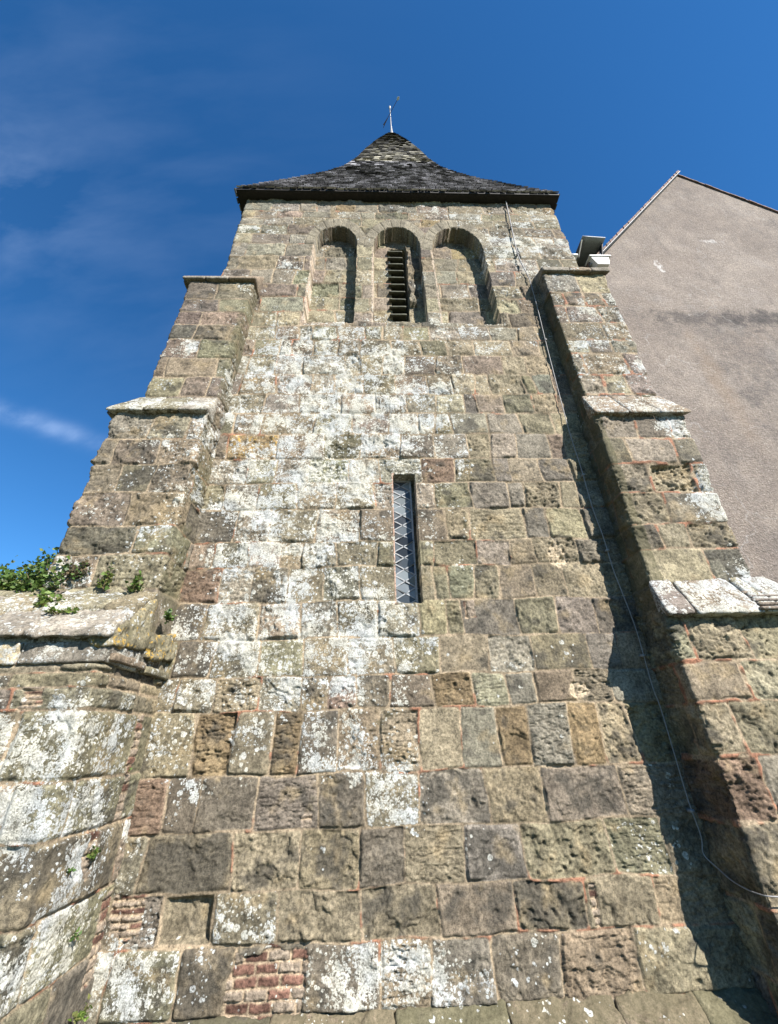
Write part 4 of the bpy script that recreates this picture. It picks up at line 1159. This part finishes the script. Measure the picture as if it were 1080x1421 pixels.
nt.links.new(hsv.outputs[0], b.inputs['Base Color']); b.inputs['Roughness'].default_value = 0.95; b.inputs['Specular IOR Level'].default_value = 0.15
hh = N.math('ADD', fin, N.math('MULTIPLY', vo.outputs['Distance'], 0.5))
hh = N.math('ADD', hh, N.math('MULTIPLY', N.noise(pos, 1.3, 3, 0.5), 2.5))
nt.links.new(N.bump(hh, 0.8, 0.02), b.inputs['Normal'])
AXg, AZg = 8.03, 14.35; sl_ = (14.35 - 10.49) / (8.03 - 4.86); XR = 11.6
def gpt(x): return AZg - abs(x - AXg) * sl_ * (1.0 if x < AXg else 0.90)
poly = [(3.74, -0.4), (3.74, 9.93), (4.42, 9.93), (AXg, AZg), (XR, gpt(XR)), (XR, -0.4)]
vs = [(x, 0.6, z) for x, z in poly] + [(x, 0.95, z) for x, z in poly]
n_ = len(poly)
o = bpy.data.objects.new('gable_wall', bpy.data.meshes.new('gable_wall'))
o.data.from_pydata([tuple(np.array(v) - GO) for v in vs], [], [tuple(range(n_)), tuple(range(2 * n_ - 1, n_ - 1, -1))] + [(i, i + n_, (i + 1) % n_ + n_, (i + 1) % n_) for i in range(n_)])
o.data.materials.append(mr); C.objects.link(o); o.parent = GB
# roof slopes: slabs of plain tiles with an uneven verge
rf = bpy.data.objects.new('roof', None); C.objects.link(rf); rf.parent = GB
def slope_slab(name, xa, xb, th0, th1, y0, y1, mat, side, n=40, seed=1, jit=0.012):
    a = Acc(); rs = np.random.RandomState(seed)
    xs2 = np.linspace(xa, xb, n + 1)
    for p, q in zip(xs2[:-1], xs2[1:]):
        j = rs.uniform(0, jit); lift = rs.uniform(0, jit)
        zp, zq = gpt(p), gpt(q)
        P = [(p, y0 - j, zp + th0), (q, y0 - j, zq + th0), (p, y1, zp + th0), (q, y1, zq + th0), (p, y0 - j, zp + th1 + lift), (q, y0 - j, zq + th1 + lift * 0.2), (p, y1, zp + th1 + lift), (q, y1, zq + th1 + lift * 0.2)]
        F = [[0, 2, 3, 1], [4, 5, 7, 6], [0, 1, 5, 4], [2, 6, 7, 3], [0, 4, 6, 2], [1, 3, 7, 5]]
        a.add(np.array(P), F)
    a.build(name, mat, rf, False, GO)
slope_slab('tile_slope', 4.40, AXg, 0.02, 0.11, 0.52, 9.0, M_TILE, 0, 60, 1, 0.018)
slope_slab('tile_slope', AXg, XR + 0.2, 0.005, 0.045, 0.57, 9.0, M_TILE, 1, 60, 2, 0.012)
slope_slab('undercloak', 4.42, AXg, 0.0, 0.018, 0.49, 0.95, M_LEAD, 0, 8, 3, 0.0)
# boxed eaves: white box end, mossy gutter and trough running back
bx = bpy.data.objects.new('boxed_eaves', None); C.objects.link(bx); bx.parent = GB
V, F = hexa([(4.52, 0.42, 9.86), (4.76, 0.42, 9.86), (4.52, 0.62, 9.86), (4.76, 0.62, 9.86), (4.44, 0.42, 10.12), (4.82, 0.42, 10.12), (4.44, 0.62, 10.12), (4.82, 0.62, 10.12)], 0.08, 0.01, 0)
mesh_obj('box_end', V - GO, F, M_WHITE, bx, smooth=False)
V, F = hexa(box_corners(4.41, 4.86, 0.40, 0.62, 10.125, 10.155), 0.08, 0.008, 0); mesh_obj('box_cap', V - GO, F, M_WHITE, bx, smooth=False)
def board(name, a_, b_, th, y0, y1, mat):
    (xa, za), (xb, zb) = a_, b_; L = math.hypot(xb - xa, zb - za); nx, nz = -(zb - za) / L * th, (xb - xa) / L * th
    V, F = hexa([(xa, y0, za), (xb, y0, zb), (xa, y1, za), (xb, y1, zb), (xa + nx, y0, za + nz), (xb + nx, y0, zb + nz), (xa + nx, y1, za + nz), (xb + nx, y1, zb + nz)], 0.12, 0.005, 0.002)
    mesh_obj(name, V - GO, F, mat, bx)
board('trough_side', (4.16, 10.00), (4.44, 10.76), 0.03, 0.40, 3.5, M_SLATE)
board('trough_top', (4.42, 10.77), (4.90, 10.72), 0.035, 0.36, 3.5, M_LEAD)
board('trough_side', (4.86, 10.72), (4.70, 10.16), 0.03, 0.46, 3.5, M_TIMBER)
board('trough_back', (4.20, 10.02), (4.72, 10.16), 0.7, 1.3, 3.4, M_TIMBER)
V, F = hexa(box_corners(3.86, 3.99, 0.2, 0.6, 9.75, 9.80), 0.1, 0.008, 0); mesh_obj('gutter_bracket', V - GO, F, M_WHITE, bx)

# ------------------------------------------------------------------ plants
GR = {'leafy_bush': 'bushes on the low wall', 'weed': 'weeds at the buttress foot', 'wall_fern': 'ferns in the joints of the low wall'}
def leaf_plant(name, label, cat, base, rad, n, size, cols, seed, stems=6, group=None, droop=0.3, flat=1.0):
    rs = np.random.RandomState(seed)
    E = empty(name, label, cat, base, group or GR.get(name))
    a = Acc(); st = Acc()
    ends = []
    for i in range(stems):
        d_ = rs.normal(0, 1, 3); d_[2] = abs(d_[2]) * 0.8 + 0.25; d_ /= np.linalg.norm(d_)
        e = d_ * np.array(rad) * rs.uniform(0.7, 1.0)
        mid_ = e * 0.5 + rs.normal(0, 0.1, 3) * np.array(rad)
        V, F = tube_mesh([(0, 0, -0.01), tuple(mid_), tuple(e)], [size * 0.09, size * 0.07, size * 0.04], 5)
        V, F = V[:15], F[:10]
        st.add(V, F); ends.append((mid_, e))
    for i in range(n):
        m_, e = ends[rs.randint(len(ends))]
        t = rs.uniform(0, 1) ** 0.7
        p = (m_ * 2 * t if t < 0.5 else m_ + (e - m_) * (2 * t - 1)) + rs.normal(0, 0.13, 3) * np.array(rad)
        az = rs.uniform(0, 2 * math.pi); el = rs.uniform(-0.5, 0.9)
        f_ = np.array([math.cos(az) * math.cos(el), math.sin(az) * math.cos(el), math.sin(el)])
        s_ = np.cross(f_, rs.normal(0, 1, 3)); s_ /= np.linalg.norm(s_); u_ = np.cross(s_, f_)
        L = size * rs.uniform(0.6, 1.25); w_ = L * rs.uniform(0.28, 0.42) * flat
        P = np.array([p, p + f_ * L * 0.45 + s_ * w_ + u_ * L * 0.08, p + f_ * L - u_ * L * droop * 0.5, p + f_ * L * 0.45 - s_ * w_ + u_ * L * 0.08])
        c_ = np.array(cols[rs.randint(len(cols))]) * rs.uniform(0.7, 1.3)
        a.add(P, [[0, 1, 2, 3]], c_)
    a.build('leaves', M_LEAF, E, True)
    st.build('stems', M_TWIG, E, True)
    return E
G1 = [(0.075, 0.13, 0.022), (0.10, 0.17, 0.035), (0.055, 0.10, 0.02), (0.13, 0.16, 0.04)]
G2 = [(0.14, 0.20, 0.04), (0.10, 0.16, 0.03), (0.18, 0.19, 0.06)]
G3 = [(0.05, 0.10, 0.02), (0.08, 0.13, 0.03)]
DR = [(0.16, 0.12, 0.07), (0.10, 0.08, 0.04), (0.07, 0.06, 0.04)]
leaf_plant('leafy_bush', 'broad leafy green bush at the left edge on top of the low wall', 'bush', (-3.50, -0.20, 2.90), (0.46, 0.28, 0.44), 1500, 0.050, G1, 1, 14)
leaf_plant('leafy_bush', 'denser dark green bush on the low wall head nearest the left buttress', 'bush', (-3.02, -0.40, 2.90), (0.30, 0.20, 0.46), 1000, 0.046, G3 + G1, 2, 12)
leaf_plant('fern', 'yellow-green fern tuft sprouting from the sloping coping below the bushes', 'fern', (-2.72, -0.66, 2.70), (0.13, 0.12, 0.16), 130, 0.050, G2, 3, 8)
leaf_plant('ivy_patch', 'dark withered ivy clump at the buttress foot, between bushes and weeds', 'ivy', (-2.72, -0.47, 3.02), (0.14, 0.06, 0.17), 150, 0.045, DR + G3, 4, 8)
leaf_plant('weed', 'small spiky weed at the foot of the left buttress, left one of the pair', 'weed', (-2.42, -0.50, 2.90), (0.10, 0.08, 0.19), 80, 0.046, G2 + G1, 5, 7)
leaf_plant('weed', 'small spiky weed at the foot of the left buttress, right one of the pair', 'weed', (-2.16, -0.50, 2.90), (0.08, 0.08, 0.17), 90, 0.044, G1, 6, 7)
leaf_plant('trailing_weed', 'thin trailing weed in the corner between low wall and tower, beside the coping end', 'weed', (-1.87, -0.30, 2.66), (0.06, 0.10, 0.14), 70, 0.045, G3 + G1, 7, 6)
leaf_plant('moss_tuft', 'low moss tuft spread along the middle of the sloping coping', 'moss', (-2.50, -0.80, 2.60), (0.16, 0.08, 0.05), 110, 0.032, G2, 8, 6)
leaf_plant('wall_fern', 'bright green fern in a joint of the low wall flank, larger of two neighbours', 'fern', (-1.93, -0.45, 1.02), (0.04, 0.06, 0.06), 45, 0.030, G1, 9, 5)
leaf_plant('wall_fern', 'tiny fern in a joint of the low wall flank, left of a larger fern', 'fern', (-1.93, -0.66, 0.98), (0.03, 0.04, 0.04), 22, 0.024, G3, 10, 4)
leaf_plant('wall_fern', 'little dark fern low on the wall flank, above the lime green tuft', 'fern', (-1.92, -0.42, 0.62), (0.03, 0.05, 0.05), 26, 0.024, G3, 11, 4)
leaf_plant('wall_fern', 'lime green tuft at the bottom edge where the left wall meets the tower foot', 'fern', (-1.86, -0.20, 0.20), (0.06, 0.06, 0.07), 60, 0.030, G2, 12, 5)
leaf_plant('wall_fern', 'tiny fern by the long dark crack high on the low wall flank', 'fern', (-1.93, -0.24, 1.50), (0.02, 0.03, 0.03), 14, 0.020, G1, 13, 3)

# ------------------------------------------------------------------ ground
mgd, nt, b = new_mat('churchyard_grass'); N = NT(nt)
pos = N.n('ShaderNodeNewGeometry').outputs['Position']
c = N.mix(N.ramp(N.noise(pos, 1.2, 6, 0.65), 0.4, 0.6), (0.04, 0.05, 0.018, 1), (0.065, 0.065, 0.03, 1))
c = N.mix(N.ramp(N.noise(pos, 40, 4, 0.7), 0.4, 0.6), c, (0.06, 0.075, 0.025, 1))
nt.links.new(c, b.inputs['Base Color']); b.inputs['Roughness'].default_value = 0.95
nt.links.new(N.bump(N.noise(pos, 50, 4, 0.7), 0.8, 0.03), b.inputs['Normal'])
g_ = mesh_obj('ground', [(-600, -600, -0.12), (600, -600, -0.12), (600, 600, -0.12), (-600, 600, -0.12)], [[0, 1, 2, 3]], mgd)
g_['kind'] = 'structure'

# shift the empties used as part groups to zero offset (they inherit the tower's place)
bpy.context.view_layer.update()
